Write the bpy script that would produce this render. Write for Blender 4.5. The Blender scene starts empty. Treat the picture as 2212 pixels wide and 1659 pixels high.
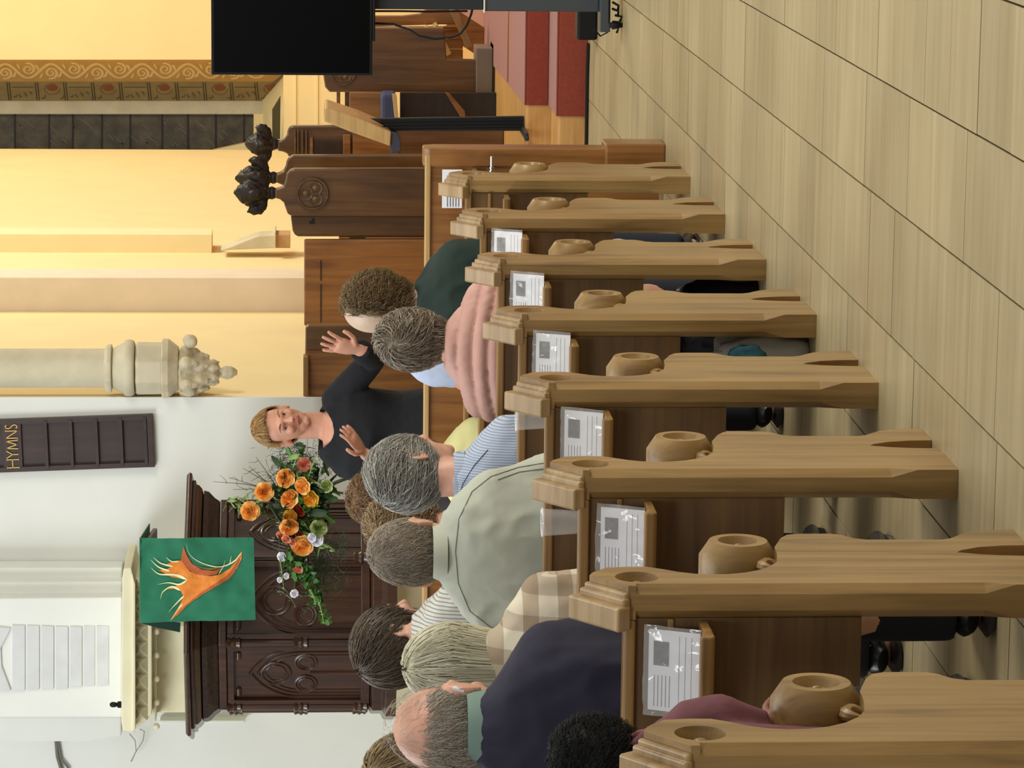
import bpy, bmesh, math, random
from math import sin, cos, pi, sqrt, atan, atan2, radians
from mathutils import Vector, Matrix, Euler, noise
random.seed(7)
S = bpy.context.scene; C = S.collection
# ---------------------------------------------------------------- camera (the photograph lies on its side: real "up" is image left)
FPX = 7373.0; HC = 1.42
PT = atan(456/FPX); PHI = atan2(1369.5*cos(PT), FPX)
FW = Vector((-sin(PHI)*cos(PT), cos(PHI)*cos(PT), -sin(PT)))
RT = Vector((cos(PHI), sin(PHI), 0)); UPV = RT.cross(FW)
cam = bpy.data.cameras.new('camera'); cam.sensor_width = 36; cam.lens = 36*FPX/2212
cam.clip_start = .1; cam.clip_end = 200
co = bpy.data.objects.new('camera', cam); C.objects.link(co)
m = Matrix((( -UPV.x, RT.x, -FW.x), (-UPV.y, RT.y, -FW.y), (-UPV.z, RT.z, -FW.z))).to_4x4()
m.translation = Vector((0, 0, HC)); co.matrix_world = m
S.camera = co
S.view_settings.view_transform = 'Standard'; S.view_settings.look = 'None'
S.view_settings.gamma = 1; S.view_settings.use_curve_mapping = False
S.view_settings.exposure = 0.0
# ---------------------------------------------------------------- light
w = bpy.data.worlds.new('world'); S.world = w; w.use_nodes = True
w.node_tree.nodes['Background'].inputs[0].default_value = (1, .985, .94, 1)
w.node_tree.nodes['Background'].inputs[1].default_value = .34
def area(name, loc, target, sx, sy, power, col):
    l = bpy.data.lights.new(name, 'AREA'); l.shape = 'RECTANGLE'; l.size = sx; l.size_y = sy
    l.energy = power; l.color = col
    o = bpy.data.objects.new(name, l); C.objects.link(o); o.location = loc
    o.rotation_euler = (Vector(target)-Vector(loc)).to_track_quat('-Z', 'Y').to_euler()
    return o
area('nave_window_light', (6.5, 9.5, 4.6), (-1.8, 9.0, .3), 5.0, 2.4, 590, (1, .95, .84))
area('nave_left_window_light', (-7.5, 10.5, 5.0), (-3.2, 12.5, 1.0), 4.0, 2.5, 360, (.94, .98, 1))
area('rear_glint_light', (-1.5, -4.5, 6.8), (-2.2, 9.0, .8), 1.6, 2.6, 300, (.95, .98, 1))  # unseen rear source, added for glints on card sleeves and pew caps
area('nave_ceiling_light', (-1.6, 9.5, 8.5), (-1.6, 9.5, 0), 3.0, 9.0, 230, (1, .97, .90))
area('chancel_lamp_light', (1.6, 20.6, 5.2), (-3.0, 21.6, 1.4), 2.5, 1.5, 300, (1, .90, .68))
area('apse_lamp_light', (.8, 25.2, 5.0), (-2.6, 28.2, 2.4), 1.6, 1.0, 105, (1, .90, .68))
# ---------------------------------------------------------------- helpers
def ray(px, py):
    return FW + RT*((829.5-py)/FPX) - UPV*((px-1106)/FPX)
def at(px, py, X=None, Y=None, Z=None):
    """Point of the world plane X=, Y= or Z= seen at pixel (px, py) of the 2212x1659 photograph."""
    d = ray(px, py)
    t = X/d.x if X is not None else Y/d.y if Y is not None else (Z-HC)/d.z
    return Vector((0, 0, HC)) + d*t
def sup(a, n):
    c = math.copysign(abs(cos(a))**(2/n), cos(a)); s = math.copysign(abs(sin(a))**(2/n), sin(a)); return c, s
class MB:
    def __init__(s): s.v = []; s.f = []; s.c = []; s.cc = 0.5
    def add(s, vs, fs):
        b = len(s.v); s.v += [Vector(v) for v in vs]; s.f += [tuple(i+b for i in f) for f in fs]; s.c += [s.cc]*len(vs)
    def box(s, x0, x1, y0, y1, z0, z1, M=None):
        vs = [Vector((x, y, z)) for z in (z0, z1) for x, y in ((x0,y0),(x1,y0),(x1,y1),(x0,y1))]
        if M is not None: vs = [M @ v for v in vs]
        s.add(vs, [(3,2,1,0),(4,5,6,7),(0,1,5,4),(1,2,6,5),(2,3,7,6),(3,0,4,7)])
    def prism(s, pts, ax, a, b):
        """polygon pts (2d, counter-clockwise or not) extruded along axis ax from a to b."""
        def P(p, t):
            return {'x': (t, p[0], p[1]), 'y': (p[0], t, p[1]), 'z': (p[0], p[1], t)}[ax]
        n = len(pts)
        s.add([P(p, a) for p in pts]+[P(p, b) for p in pts],
              [tuple(range(n-1, -1, -1)), tuple(range(n, 2*n))]+[(i, (i+1) % n, n+(i+1) % n, n+i) for i in range(n)])
    def hull2(s, P0, P1):
        """solid between two same-length 3d polygons."""
        n = len(P0)
        s.add(list(P0)+list(P1), [tuple(range(n-1, -1, -1)), tuple(range(n, 2*n))]+[(i, (i+1) % n, n+(i+1) % n, n+i) for i in range(n)])
    def slab(s, pts, off):
        s.hull2([Vector(p) for p in pts], [Vector(p)+Vector(off) for p in pts])
    def loft(s, rings, cap=True):
        n = len(rings[0]); b = len(s.v); k = len(rings)
        vs = [v for r in rings for v in r]
        fs = [(j*n+i, j*n+(i+1) % n, (j+1)*n+(i+1) % n, (j+1)*n+i) for j in range(k-1) for i in range(n)]
        if cap: fs += [tuple(range(n-1, -1, -1)), tuple((k-1)*n+i for i in range(n))]
        s.add(vs, fs)
    def lathe(s, prof, cen=(0,0,0), n=24, ax='z', M=None, ph=0):
        cen = Vector(cen); rings = []
        for r, h in prof:
            ring = []
            for i in range(n):
                a = 2*pi*i/n+ph; x, y = r*cos(a), r*sin(a)
                p = {'z': Vector((x, y, h)), 'x': Vector((h, x, y)), 'y': Vector((y, h, x))}[ax]
                if M is not None: p = M @ p
                ring.append(cen+p)
            rings.append(ring)
        s.loft(rings)
    def tube(s, path, rad, n=8, flat=1.0, side=None):
        path = [Vector(p) for p in path]; rings = []
        if not hasattr(rad, '__len__'): rad = [rad]*len(path)
        up = side or Vector((0.13, 0.21, 1)).normalized()
        prev = None
        for i, p in enumerate(path):
            t = (path[min(i+1, len(path)-1)]-path[max(i-1, 0)])
            t = t.normalized() if t.length > 1e-9 else Vector((0,0,1))
            a = up.cross(t) if prev is None else prev - t*prev.dot(t)
            if a.length < 1e-4: a = t.orthogonal()
            a.normalize(); prev = a; b = t.cross(a)
            rings.append([p+a*rad[i]*cos(2*pi*k/n)+b*rad[i]*flat*sin(2*pi*k/n) for k in range(n)])
        s.loft(rings)
    def ell(s, c, r, M=None, nu=16, nv=10):
        c = Vector(c); rings = []
        for j in range(nv+1):
            a = -pi/2+pi*j/nv; a = max(-pi/2+.12, min(pi/2-.12, a))
            ring = []
            for i in range(nu):
                t = 2*pi*i/nu; p = Vector((r[0]*cos(a)*cos(t), r[1]*cos(a)*sin(t), r[2]*sin(a)))
                ring.append(c+(M @ p if M is not None else p))
            rings.append(ring)
        s.loft(rings)
    def strip(s, pts, wid, nrm, th):
        """flat ribbon of varying width along pts, lying on a face with normal nrm, th proud of it."""
        pts = [Vector(p) for p in pts]; nrm = Vector(nrm).normalized(); L = []; R_ = []
        if not hasattr(wid, '__len__'): wid = [wid]*len(pts)
        for i, p in enumerate(pts):
            t = (pts[min(i+1, len(pts)-1)]-pts[max(i-1, 0)]).normalized(); b = t.cross(nrm).normalized()
            L.append(p+b*wid[i]/2); R_.append(p-b*wid[i]/2)
        k = len(pts); vs = L+R_+[v+nrm*th for v in L]+[v+nrm*th for v in R_]; fs = []
        for i in range(k-1):
            fs += [(2*k+i, 2*k+i+1, 3*k+i+1, 3*k+i), (i, i+1, 2*k+i+1, 2*k+i), (k+i+1, k+i, 3*k+i, 3*k+i+1), (i+1, i, k+i, k+i+1)]
        fs += [(0, 2*k, 3*k, k), (k-1, 2*k-1, 4*k-1, 3*k-1)]
        s.add(vs, fs)
    def mesh(s, name, mat, smooth=False):
        me = bpy.data.meshes.new(name); me.from_pydata([tuple(v) for v in s.v], [], s.f)
        if any(c != .5 for c in s.c):
            at_ = me.attributes.new('tone', 'FLOAT', 'POINT'); at_.data.foreach_set('value', s.c)
        bm = bmesh.new(); bm.from_mesh(me); bmesh.ops.recalc_face_normals(bm, faces=bm.faces); bm.to_mesh(me); bm.free()
        if mat: me.materials.append(mat)
        if smooth:
            me.polygons.foreach_set('use_smooth', [True]*len(me.polygons)); me.set_sharp_from_angle(angle=radians(42))
        return me
    def build(s, name, mat, parent=None, smooth=False, bevel=0, seg=2, loc=None, flatangle=None):
        """one mesh object; vertices are given in the parent's space (world space when top-level)."""
        if loc is not None:
            loc = Vector(loc); s.v = [v-loc for v in s.v]
        me = s.mesh(name, mat, smooth); o = bpy.data.objects.new(name, me); C.objects.link(o)
        if loc is not None: o.location = loc
        if parent: o.parent = parent
        if bevel:
            b = o.modifiers.new('bevel', 'BEVEL'); b.width = bevel; b.segments = seg; b.limit_method = 'ANGLE'; b.angle_limit = radians(35)
            b.harden_normals = False
        return o
def tag(o, label=None, cat=None, group=None, kind=None):
    for k, v in (('label', label), ('category', cat), ('group', group), ('kind', kind)):
        if v: o[k] = v
    return o
def empty(name, loc, label=None, cat=None, group=None, kind=None):
    o = bpy.data.objects.new(name, None); C.objects.link(o); o.location = loc; o.empty_display_size = .1
    return tag(o, label, cat, group, kind)
def dup(root, loc, label=None, kids=True):
    r = root.copy(); C.objects.link(r); r.location = loc
    if label: r['label'] = label
    if kids:
        for ch in list(root.children):
            c = ch.copy(); C.objects.link(c); c.parent = r
            for g in list(ch.children):
                d = g.copy(); C.objects.link(d); d.parent = c
    return r
def bake(mb, voxel, smooth_it=3, name='baked', mat=None):
    """union of overlapping closed shapes as one continuous skin."""
    me = mb.mesh(name, None); o = bpy.data.objects.new(name, me); C.objects.link(o)
    r = o.modifiers.new('r', 'REMESH'); r.mode = 'VOXEL'; r.voxel_size = voxel; r.use_smooth_shade = True
    if smooth_it:
        s = o.modifiers.new('s', 'SMOOTH'); s.iterations = smooth_it; s.factor = .5
    dg = bpy.context.evaluated_depsgraph_get(); dg.update()
    out = bpy.data.meshes.new_from_object(o.evaluated_get(dg), depsgraph=dg)
    bpy.data.objects.remove(o); bpy.data.meshes.remove(me)
    out.name = name
    if mat: out.materials.clear(); out.materials.append(mat)
    out.polygons.foreach_set('use_smooth', [True]*len(out.polygons))
    return out
def link(name, me, parent=None, loc=None):
    o = bpy.data.objects.new(name, me); C.objects.link(o)
    if parent: o.parent = parent
    if loc is not None: o.location = loc
    return o
def boolean(base, cutters):
    o = base
    for c in cutters:
        md = o.modifiers.new('b', 'BOOLEAN'); md.operation = 'DIFFERENCE'; md.object = c; md.solver = 'EXACT'
    dg = bpy.context.evaluated_depsgraph_get(); dg.update()
    me = bpy.data.meshes.new_from_object(o.evaluated_get(dg), depsgraph=dg)
    o.modifiers.clear(); o.data = me
    for c in cutters: bpy.data.objects.remove(c)
    return o
# ---------------------------------------------------------------- materials
def srgb(r, g, b):
    f = lambda c: (c/255/12.92) if c/255 <= .04045 else ((c/255+.055)/1.055)**2.4
    return (f(r), f(g), f(b), 1)
class Mat:
    def __init__(s, name):
        s.m = bpy.data.materials.new(name); s.m.use_nodes = True; s.t = s.m.node_tree; s.n = s.t.nodes
        s.b = s.n['Principled BSDF']
    def N(s, typ, **kw):
        n = s.n.new(typ)
        for k, v in kw.items():
            if hasattr(n, k) and not isinstance(n.inputs.get(k) if n.inputs else None, bpy.types.NodeSocket): setattr(n, k, v)
            else: n.inputs[k].default_value = v
        return n
    def L(s, a, b): s.t.links.new(a, b)
    def ramp(s, fac, stops):
        r = s.n.new('ShaderNodeValToRGB'); e = r.color_ramp.elements
        while len(e) < len(stops): e.new(.5)
        for i, (p, c) in enumerate(stops): e[i].position = p; e[i].color = c
        s.L(fac, r.inputs[0]); return r.outputs[0]
    def bump(s, h, strength=.2, dist=.01):
        b = s.N('ShaderNodeBump'); b.inputs['Strength'].default_value = strength; b.inputs['Distance'].default_value = dist
        s.L(h, b.inputs['Height']); s.L(b.outputs[0], s.b.inputs['Normal'])
    def coord(s, scale=(1,1,1), rnd=True, which='Object'):
        tc = s.N('ShaderNodeTexCoord'); mp = s.N('ShaderNodeMapping'); mp.inputs['Scale'].default_value = scale
        v = tc.outputs[which]
        if rnd:
            oi = s.N('ShaderNodeObjectInfo'); va = s.N('ShaderNodeVectorMath', operation='MULTIPLY_ADD')
            cx = s.N('ShaderNodeCombineXYZ')
            for k in range(3): s.L(oi.outputs['Random'], cx.inputs[k])
            va.inputs[1].default_value = (7.3, 11.1, 5.7); s.L(cx.outputs[0], va.inputs[0]); s.L(v, va.inputs[2]); v = va.outputs[0]
        s.L(v, mp.inputs[0]); return mp.outputs[0]
    def noise(s, vec, scale, detail=4, rough=.55, dist=0):
        n = s.N('ShaderNodeTexNoise'); n.inputs['Scale'].default_value = scale; n.inputs['Detail'].default_value = detail
        n.inputs['Roughness'].default_value = rough; n.inputs['Distortion'].default_value = dist
        s.L(vec, n.inputs['Vector']); return n.outputs['Fac']
def plain(name, col, rough=.6, metal=0, var=.0, vs=6, bump=0, bs=60, spec=None, alpha=None, sheen=0):
    M = Mat(name); c = srgb(*col); M.b.inputs['Roughness'].default_value = rough; M.b.inputs['Metallic'].default_value = metal
    v = M.coord()
    if var:
        lo = tuple(x*(1-var) for x in c[:3])+(1,); hi = tuple(min(1, x*(1+var)) for x in c[:3])+(1,)
        M.L(M.ramp(M.noise(v, vs), [(.3, lo), (.7, hi)]), M.b.inputs['Base Color'])
    else: M.b.inputs['Base Color'].default_value = c
    if bump: M.bump(M.noise(v, bs, 3), bump, .004)
    if spec is not None: M.b.inputs['Specular IOR Level'].default_value = spec
    if sheen: M.b.inputs['Sheen Weight'].default_value = sheen
    return M.m
def wood(name, dark, mid, light, grain='z', rough=.42, coat=.15, tight=1.0, rnd_tone=.0, bump=.12):
    M = Mat(name); sc = {'x': (1.6, 26, 26), 'y': (26, 1.6, 26), 'z': (26, 26, 1.6)}[grain]
    v = M.coord(tuple(k*tight for k in sc)); n1 = M.noise(v, 1.0, 6, .6, .6)
    v2 = M.coord((1,1,1)); n2 = M.noise(v2, 3.5, 3)
    mx = M.N('ShaderNodeMath', operation='MULTIPLY_ADD'); M.L(n2, mx.inputs[0]); mx.inputs[1].default_value = .35; M.L(n1, mx.inputs[2])
    sb = M.N('ShaderNodeMath', operation='SUBTRACT'); M.L(mx.outputs[0], sb.inputs[0]); sb.inputs[1].default_value = .17
    col = M.ramp(sb.outputs[0], [(.24, srgb(*dark)), (.48, srgb(*mid)), (.76, srgb(*light))])
    if rnd_tone:
        oi = M.N('ShaderNodeObjectInfo'); mr = M.N('ShaderNodeMapRange'); M.L(oi.outputs['Random'], mr.inputs[0])
        mr.inputs[3].default_value = 1-rnd_tone; mr.inputs[4].default_value = 1+rnd_tone*.6
        hs = M.N('ShaderNodeHueSaturation'); M.L(col, hs.inputs['Color']); M.L(mr.outputs[0], hs.inputs['Value']); col = hs.outputs[0]
    M.L(col, M.b.inputs['Base Color']); M.b.inputs['Roughness'].default_value = rough
    M.b.inputs['Coat Weight'].default_value = coat; M.b.inputs['Coat Roughness'].default_value = .25
    M.bump(n1, bump, .004); return M.m
oak = wood('pew_oak', (108,80,42), (146,114,64), (168,136,82), 'z', .45, .35)
oak_x = wood('pew_oak_rails', (96,68,32), (138,103,54), (162,126,72), 'x', .45, .35)
oak_dk = wood('pew_back_oak_shaded', (74,52,24), (98,70,34), (116,86,44), 'x', .55, .1)  # same oak made darker: shade and patina of the backs in the colour
floorw = wood('floor_wood', (154,138,102), (169,152,114), (180,165,129), 'x', .5, .08, .8, .10, .05)
stepw = wood('step_wood', (170,120,60), (200,150,85), (215,170,105), 'x', .4, .2)
stall = wood('stall_oak', (60,40,18), (90,61,29), (114,80,40), 'z', .35, .4)
stall_r = wood('stall_red_oak', (98,62,26), (134,88,42), (160,110,55), 'z', .35, .4)
stall_dk = wood('stall_dark', (18,12,8), (30,20,12), (44,30,20), 'x', .6, .05)
lightw = wood('lectern_light_oak', (160,125,72), (190,155,98), (206,172,116), 'x', .4, .3)
pulp = wood('pulpit_oak', (36,19,10), (56,31,17), (76,46,26), 'z', .34, .45)
hymn = wood('hymn_board_oak', (38,24,20), (50,33,28), (62,42,36), 'z', .45, .2)
white_w = plain('nave_white_paint', (226,228,222), .9, var=.03, vs=3, bump=.05)
cream_w = plain('chancel_cream_paint', (242,222,168), .9, var=.03, vs=2.5, bump=.05)
stone_g = plain('pale_stone', (205,196,168), .85, var=.10, vs=7, bump=.15)
stone_c = plain('carved_stone', (200,188,158), .85, var=.18, vs=14, bump=.3)
stone_y = plain('cream_stone', (226,220,186), .85, var=.06, vs=5, bump=.1)
stone_w = plain('limewashed_stone', (208,210,210), .9, var=.06, vs=9, bump=.25)
black = plain('black_plastic', (12,13,14), .5, spec=.25)
screenm = plain('screen_glass', (2,2,3), .25, spec=.12)
greym = plain('grey_painted_metal', (66,72,76), .4, metal=.3)
dgreym = plain('dark_painted_metal', (38,42,44), .45, metal=.3)
brass = plain('brass', (190,150,80), .3, metal=.9)
chrome = plain('bright_metal', (200,200,200), .2, metal=1)
carpet = plain('red_carpet', (138,56,36), .95, var=.12, vs=60, bump=.5, bs=220, sheen=.3)
ochre = plain('ochre_paint', (204,158,80), .85, var=.08)
ochre_l = plain('pale_ochre_paint', (238,206,140), .85)
olive = plain('olive_paint', (158,134,82), .85, var=.15)
olive_d = plain('dark_olive_paint', (74,66,40), .8)
rust = plain('rust_paint', (150,84,42), .85)
leadg = plain('leaded_glass', (74,68,54), .45, var=.5, vs=9, bump=.4, bs=25)
leadd = plain('lead_came', (26,24,20), .6)
navyc = plain('blue_cushion', (58,66,96), .85, bump=.2)
paper = plain('white_paper', (240,242,248), .6)
ink = plain('printed_ink', (70,72,80), .6)
photo = plain('printed_photograph', (58,60,62), .5, var=.75, vs=90)
gold = plain('gold_leaf', (206,172,98), .4, metal=.3)
def glassy(name, tint=(1,1,1), op=.10, rough=.08):
    M = Mat(name); M.b.inputs['Base Color'].default_value = (*tint, 1); M.b.inputs['Roughness'].default_value = rough
    M.b.inputs['Alpha'].default_value = op; M.b.inputs['IOR'].default_value = 1.5
    M.b.inputs['Specular IOR Level'].default_value = 1.0
    M.bump(M.noise(M.coord(), 22, 3), .5, .006); return M.m
sleeve_m = glassy('clear_plastic_sleeve', op=.26, rough=.10)
cup_m = glassy('clear_plastic', op=.16)
rim_m = glassy('plastic_rim_highlight', op=.6)  # denser white plastic, the highlights of the cup rim put into the material
# ================================================================ STRUCTURE
# floor: a base with wooden blocks laid in lanes across the aisle
fl = MB(); fl.box(-7.5, 4.5, -1.5, 16.87, -.14, -.008)
floor = fl.build('floor', plain('floor_joint_dirt', (96,84,62), .9)); tag(floor, kind='structure')
lanes = [-2.28, -1.98, -1.68, -1.52, -1.375, -1.065, -.78, -.48]
lanes = [-2.29, -1.985, -1.682, -1.375, -1.067, -.781, -.482]
tiles = {}
def tile_mesh(w_, d_):
    k = (round(w_, 3), round(d_, 3))
    if k not in tiles:
        b = MB(); b.box(0, w_, 0, d_, -.010, 0); tiles[k] = b.mesh('floor_block', floorw)
    return tiles[k]
rt = random.Random(3)
for i in range(len(lanes)-1):
    y = 4.9+rt.random()*.2
    while y < 16.84:
        d_ = rt.choice([.30, .32, .35]); d_ = min(d_, 16.86-y)
        if d_ < .05: break
        o = bpy.data.objects.new('floor_block', tile_mesh(lanes[i+1]-lanes[i]-.0045, round(d_-.0022, 4)))
        C.objects.link(o); o.parent = floor; o.location = (lanes[i]+.0022, y, rt.uniform(-.0008, .0008)); y += d_
rest = MB()
for x0, x1 in ((-7.4, -2.29), (-.482, 4.4)):
    k = int((x1-x0)/.3); wd = (x1-x0)/k
    for i in range(k):
        y = -1.4
        while y < 16.8:
            rest.box(x0+i*wd+.003, x0+(i+1)*wd-.003, y+.0015, min(y+.3185, 16.86), -.010, 0); y += .32
for i in range(len(lanes)-1):
    y = -1.4
    while y < 4.85: rest.box(lanes[i]+.003, lanes[i+1]-.003, y+.0015, min(y+.3185, 4.895), -.010, 0); y += .32
o = rest.build('outer_floor_blocks', floorw, floor); o['kind'] = 'stuff'
# chancel steps and platform
st = MB(); st.box(-3.14, 4, 16.875, 17.41, 0, .145); s1 = st.build('step', stepw, bevel=.012); tag(s1, kind='structure'); s1.name = 'trim_1'
st = MB(); st.box(-3.14, 4, 17.41, 28.3, 0, .268); s2 = st.build('floor_chancel', stepw, bevel=.012); tag(s2, kind='structure')
cp = MB(); X0, X1 = -1.775, 1.3; t = .011
cp.box(X0, X1, 16.864, 16.875, .002, .145); cp.box(X0, X1, 16.864, 17.398, .145, .156)
cp.box(X0, X1, 17.399, 17.41, .156, .268); cp.hull2([(X0,17.399,.268),(X1,17.399,.268),(X1,27.0,.268),(X0-.2,27.0,.268)], [(X0,17.399,.279),(X1,17.399,.279),(X1,27.0,.279),(X0-.2,27.0,.279)])
cpo = cp.build('stair_carpet', carpet, bevel=.008); tag(cpo, 'red carpet running over the two chancel steps and up the platform', 'carpet')
b = MB(); b.box(X0-.01, X1, 18.76, 18.80, .279, .284); b.build('joint_strip', brass, cpo)
# walls
WX = -3.141
b = MB(); b.box(-7.5, WX-.16, 16.6, 17.0, 0, 6); b.box(-7.5, WX, 16.585, 16.6, 0, 6)
tag(b.build('wall_east', white_w), kind='structure')
b = MB(); b.box(WX-.16, WX, 16.601, 27.19, 0, 6)
wn = b.build('wall_north', cream_w); tag(wn, kind='structure')
b = MB(); pr = at(400, 600, Y=19.2); b.box(WX-.01, pr.x, 19.2, 19.55, 0.268, 6)
tag(b.build('trim_2', plain('pilaster_stone', (236,220,196), .85, var=.04), bevel=.005), kind='structure')
b = MB(); pr = at(400, 507, Y=21.5); b.box(WX-.01, pr.x, 21.5, 21.8, at(457, 520, Y=21.5).z, 6)
tag(b.build('trim_3', plain('pilaster_stone_warm', (242,226,180), .85, var=.03)), kind='structure')
# pointed stop under the second pilaster, with its little bracket
b = MB(); P = [at(x, y, Y=21.3) for x, y in ((476,541),(500,533),(549,513),(560,510),(593,508),(593,536))]
b.slab(P, (0, .22, 0)); P = [at(x, y, Y=21.24) for x, y in ((592,502),(596,502),(596,537),(592,537))]; b.slab(P, (0, .3, 0))
cs = b.build('corbel', stone_g, bevel=.004); tag(cs, 'grey pointed stone stop on the cream chancel wall above the brown choir panel', 'corbel')
b = MB(); P = [at(x, y, Y=21.32) for x, y in ((596,507),(627,507),(627,536),(596,536))]; b.slab(P, (0, .2, 0))
b.build('bracket', plain('bracket_buff', (196,158,112), .8), cs, bevel=.004)
# apse: far wall, splayed painted window
YF, YB = 27.6, 28.3
def apw(x, y): return at(x, y, Y=YF+(YB-YF)*(y-130)/(217-130))
b = MB()
P = [at(x, y, Y=YF) for x, y in ((-900, 129), (-900, -900), (1300, -900), (1300, 129))]; b.slab(P, (0, .8, 0))
P = [at(x, y, Y=YF) for x, y in ((612, 129), (1300, 129), (1300, 420), (612, 420))]; b.slab(P, (0, .05, 0))
P = [at(x, y, Y=28.75) for x, y in ((-900, -900), (1300, -900), (1300, 520), (-900, 520))]; b.slab(P, (0, .1, 0))
P = [at(x, y, Y=YF+.5) for x, y in ((-900, 100), (-300, 100), (-300, 420), (-900, 420))]; b.slab(P, (0, .6, 0))
wf = b.build('wall_apse', cream_w); tag(wf, kind='structure')
for i, (x, dy) in enumerate(((637,0),(684,0))):
    b = MB(); P = [at(xx, y, Y=YF-.001) for xx, y in ((x,-40),(x+3,-40),(x+3,330),(x,330))]; b.slab(P, (0,-.012,0)); b.build('string_moulding', cream_w, wf)
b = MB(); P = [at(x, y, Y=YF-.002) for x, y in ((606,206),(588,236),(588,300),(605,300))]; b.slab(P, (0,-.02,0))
rc = b.build('dark_slot_panel', plain('dark_green_panel', (62,56,18), .6), bevel=.003); tag(rc, 'narrow dark green slab standing for a slot on the far cream wall beside the painted window', 'panel')  # thin dark slab, slightly proud of the wall, standing for a dark slot
# sill + reveal + frame
b = MB(); b.add([at(566, 217, Y=YB), at(566, 340, Y=YB), at(614, 340, Y=YF), at(614, 163, Y=YF+.26)], [(0,1,2,3)])
b.add([at(566, 217, Y=YB+.1), at(566, 340, Y=YB+.1), at(630, 340, Y=YF+.1), at(630, 163, Y=YF+.36)], [(0,1,2,3)])
tag(b.build('trim_4', cream_w), kind='structure')
win = empty('window_1', at(300, 270, Y=YB+.1), kind='structure'); WL = win.location.copy()
def W(mb, name, mat, bev=0, par=None):
    return mb.build(name, mat, par or win, bevel=bev) if False else _w(mb, name, mat, bev)
def _w(mb, name, mat, bev):
    mb.v = [v-WL for v in mb.v]; return mb.build(name, mat, win, bevel=bev)
b = MB(); P = [apw(-320,130), apw(-320,176), apw(590,176), apw(612,160), apw(612,130)]; b.slab(P, (.03,.1,0)); W(b, 'scroll_border', ochre)
b = MB(); P = [apw(-320,176), apw(-320,217), apw(566,217), apw(590,176)]; b.slab(P, (.03,.1,0)); W(b, 'painted_reveal', olive)
nr = (apw(100,217)-apw(100,130)).cross(Vector((0,0,1))).normalized()
if nr.y > 0: nr = -nr
b = MB()   # scrolls: a running wave with a spiral in every hollow
b.strip([apw(-320+4*i, 153+15*cos(pi*(-320+4*i+38)/49.3)) for i in range(223)], .026, nr, .003)
for k in range(-5, 12):
    cxx, sgn = -38+49.3*k, (1 if k % 2 else -1)     # hollow side
    cyy = 153+sgn*4
    pts = [apw(cxx+(15-12*i/24)*cos(sgn*(1.9-i*.42)), cyy+(13-10.5*i/24)*sin(sgn*(1.9-i*.42))) for i in range(25)]
    b.strip(pts, [.024-.0005*i for i in range(25)], nr, .0034)
    b.strip([apw(cxx+15+3*i, cyy+sgn*(9-3.4*i*i/2)) for i in range(4)], [.008,.026,.020,.004], nr, .0036)
    b.strip([apw(cxx-24+2*i, cyy+sgn*(12-4*i)) for i in range(4)], [.004,.018,.014,.004], nr, .0036)
W(b, 'scroll_ornament', ochre_l)
b = MB(); r_ = MB(); g_ = MB()
for k, x in enumerate((18,79,140,200,260,321,381,441,499,553)):
    for dx in (0, 5): b.strip([apw(x+dx-3, 178), apw(x+dx+1, 216)], .007, nr, .003)
    if k % 2 == 1:
        cxx, cyy = x+34, 189
        r_.strip([apw(cxx+9*cos(a*.7), cyy+5.5*sin(a*.7)) for a in range(10)], [.02,.03,.02,.03,.02,.03,.02,.03,.02,.03], nr, .004); r_.strip([apw(cxx-7, cyy), apw(cxx+7, cyy)], .05, nr, .003)
        for q in range(2):
            g_.strip([apw(cxx+(-20+40*q)+5*cos(a*.6), cyy+16+8*sin(a*.6)) for a in range(5)], [.004,.012,.016,.01,.003], nr, .003)
        g_.strip([apw(cxx+17*cos(a*.52), cyy+3+12*sin(a*.52)) for a in range(11)], .006, nr, .002)
    else:
        b.strip([apw(x+8, 188), apw(x+55, 188)], .006, nr, .003)
        for q in range(4):
            g_.strip([apw(x+14+11*q+4*cos(a*.6), 204+6*sin(a*.6+q)) for a in range(5)], [.003,.012,.015,.01,.003], nr, .003)
W(b, 'border_line', olive_d); W(r_, 'painted_rosette', rust); W(g_, 'painted_foliage', plain('foliage_paint', (112,94,52), .85))
b = MB(); P = [at(x, y, Y=YB) for x, y in ((-320,217),(-320,247),(548,247),(548,330),(568,330),(568,217))]; b.slab(P, (0,.12,0)); W(b, 'stone_surround', stone_g, .01)
seams = [-320,-262,-200,-142,-90,-32,32,106,157,220,281,350,406,466,527,548]
def lowx(y): return 548 if y < 305 else 548-(y-305)*4.7
for k in range(len(seams)-1):
    a, c = seams[k]+.7, seams[k+1]-.7
    P = [(a,248),(c,248)]
    if c <= 460: P += [(c,345),(a,345)]
    else: P = [(a,248),(c,248),(c,305+(548-c)/4.7),(a,min(345, 305+(548-a)/4.7))]
    b = MB(); b.slab([at(x, y, Y=YB+.06) for x, y in P], (0,.012,0)); W(b, 'pane', leadg)
b = MB()
for x in seams[1:-1]: b.slab([at(xx, y, Y=YB+.05) for xx, y in ((x-1.6,247),(x+1.6,247),(x+1.6,min(345,305+(548-x)/4.7)),(x-1.6,min(345,305+(548-x)/4.7)))], (0,.03,0))
W(b, 'saddle_bars', leadd)
b = MB(); rr = random.Random(5)
for k in range(34):   # lead lines drawn through the panes
    x = rr.uniform(0, 500); y = rr.uniform(262, 312); a = rr.uniform(0, 6); L_ = rr.uniform(14, 40)
    b.strip([at(x+L_*i/6*cos(a+.25*i), y+min(12,L_*.35)*sin(a+.5*i), Y=YB+.058) for i in range(6)], .006, (0,-1,0), .004)
W(b, 'lead_line', plain('lead_line', (112,104,84), .5))
b = MB(); P = [at(x, y, Y=YB-.02) for x, y in ((548,246),(548,305),(460,324),(460,345),(620,345),(620,246))]; b.slab(P, (0,.1,0)); W(b, 'sloping_sill', cream_w)
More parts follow.
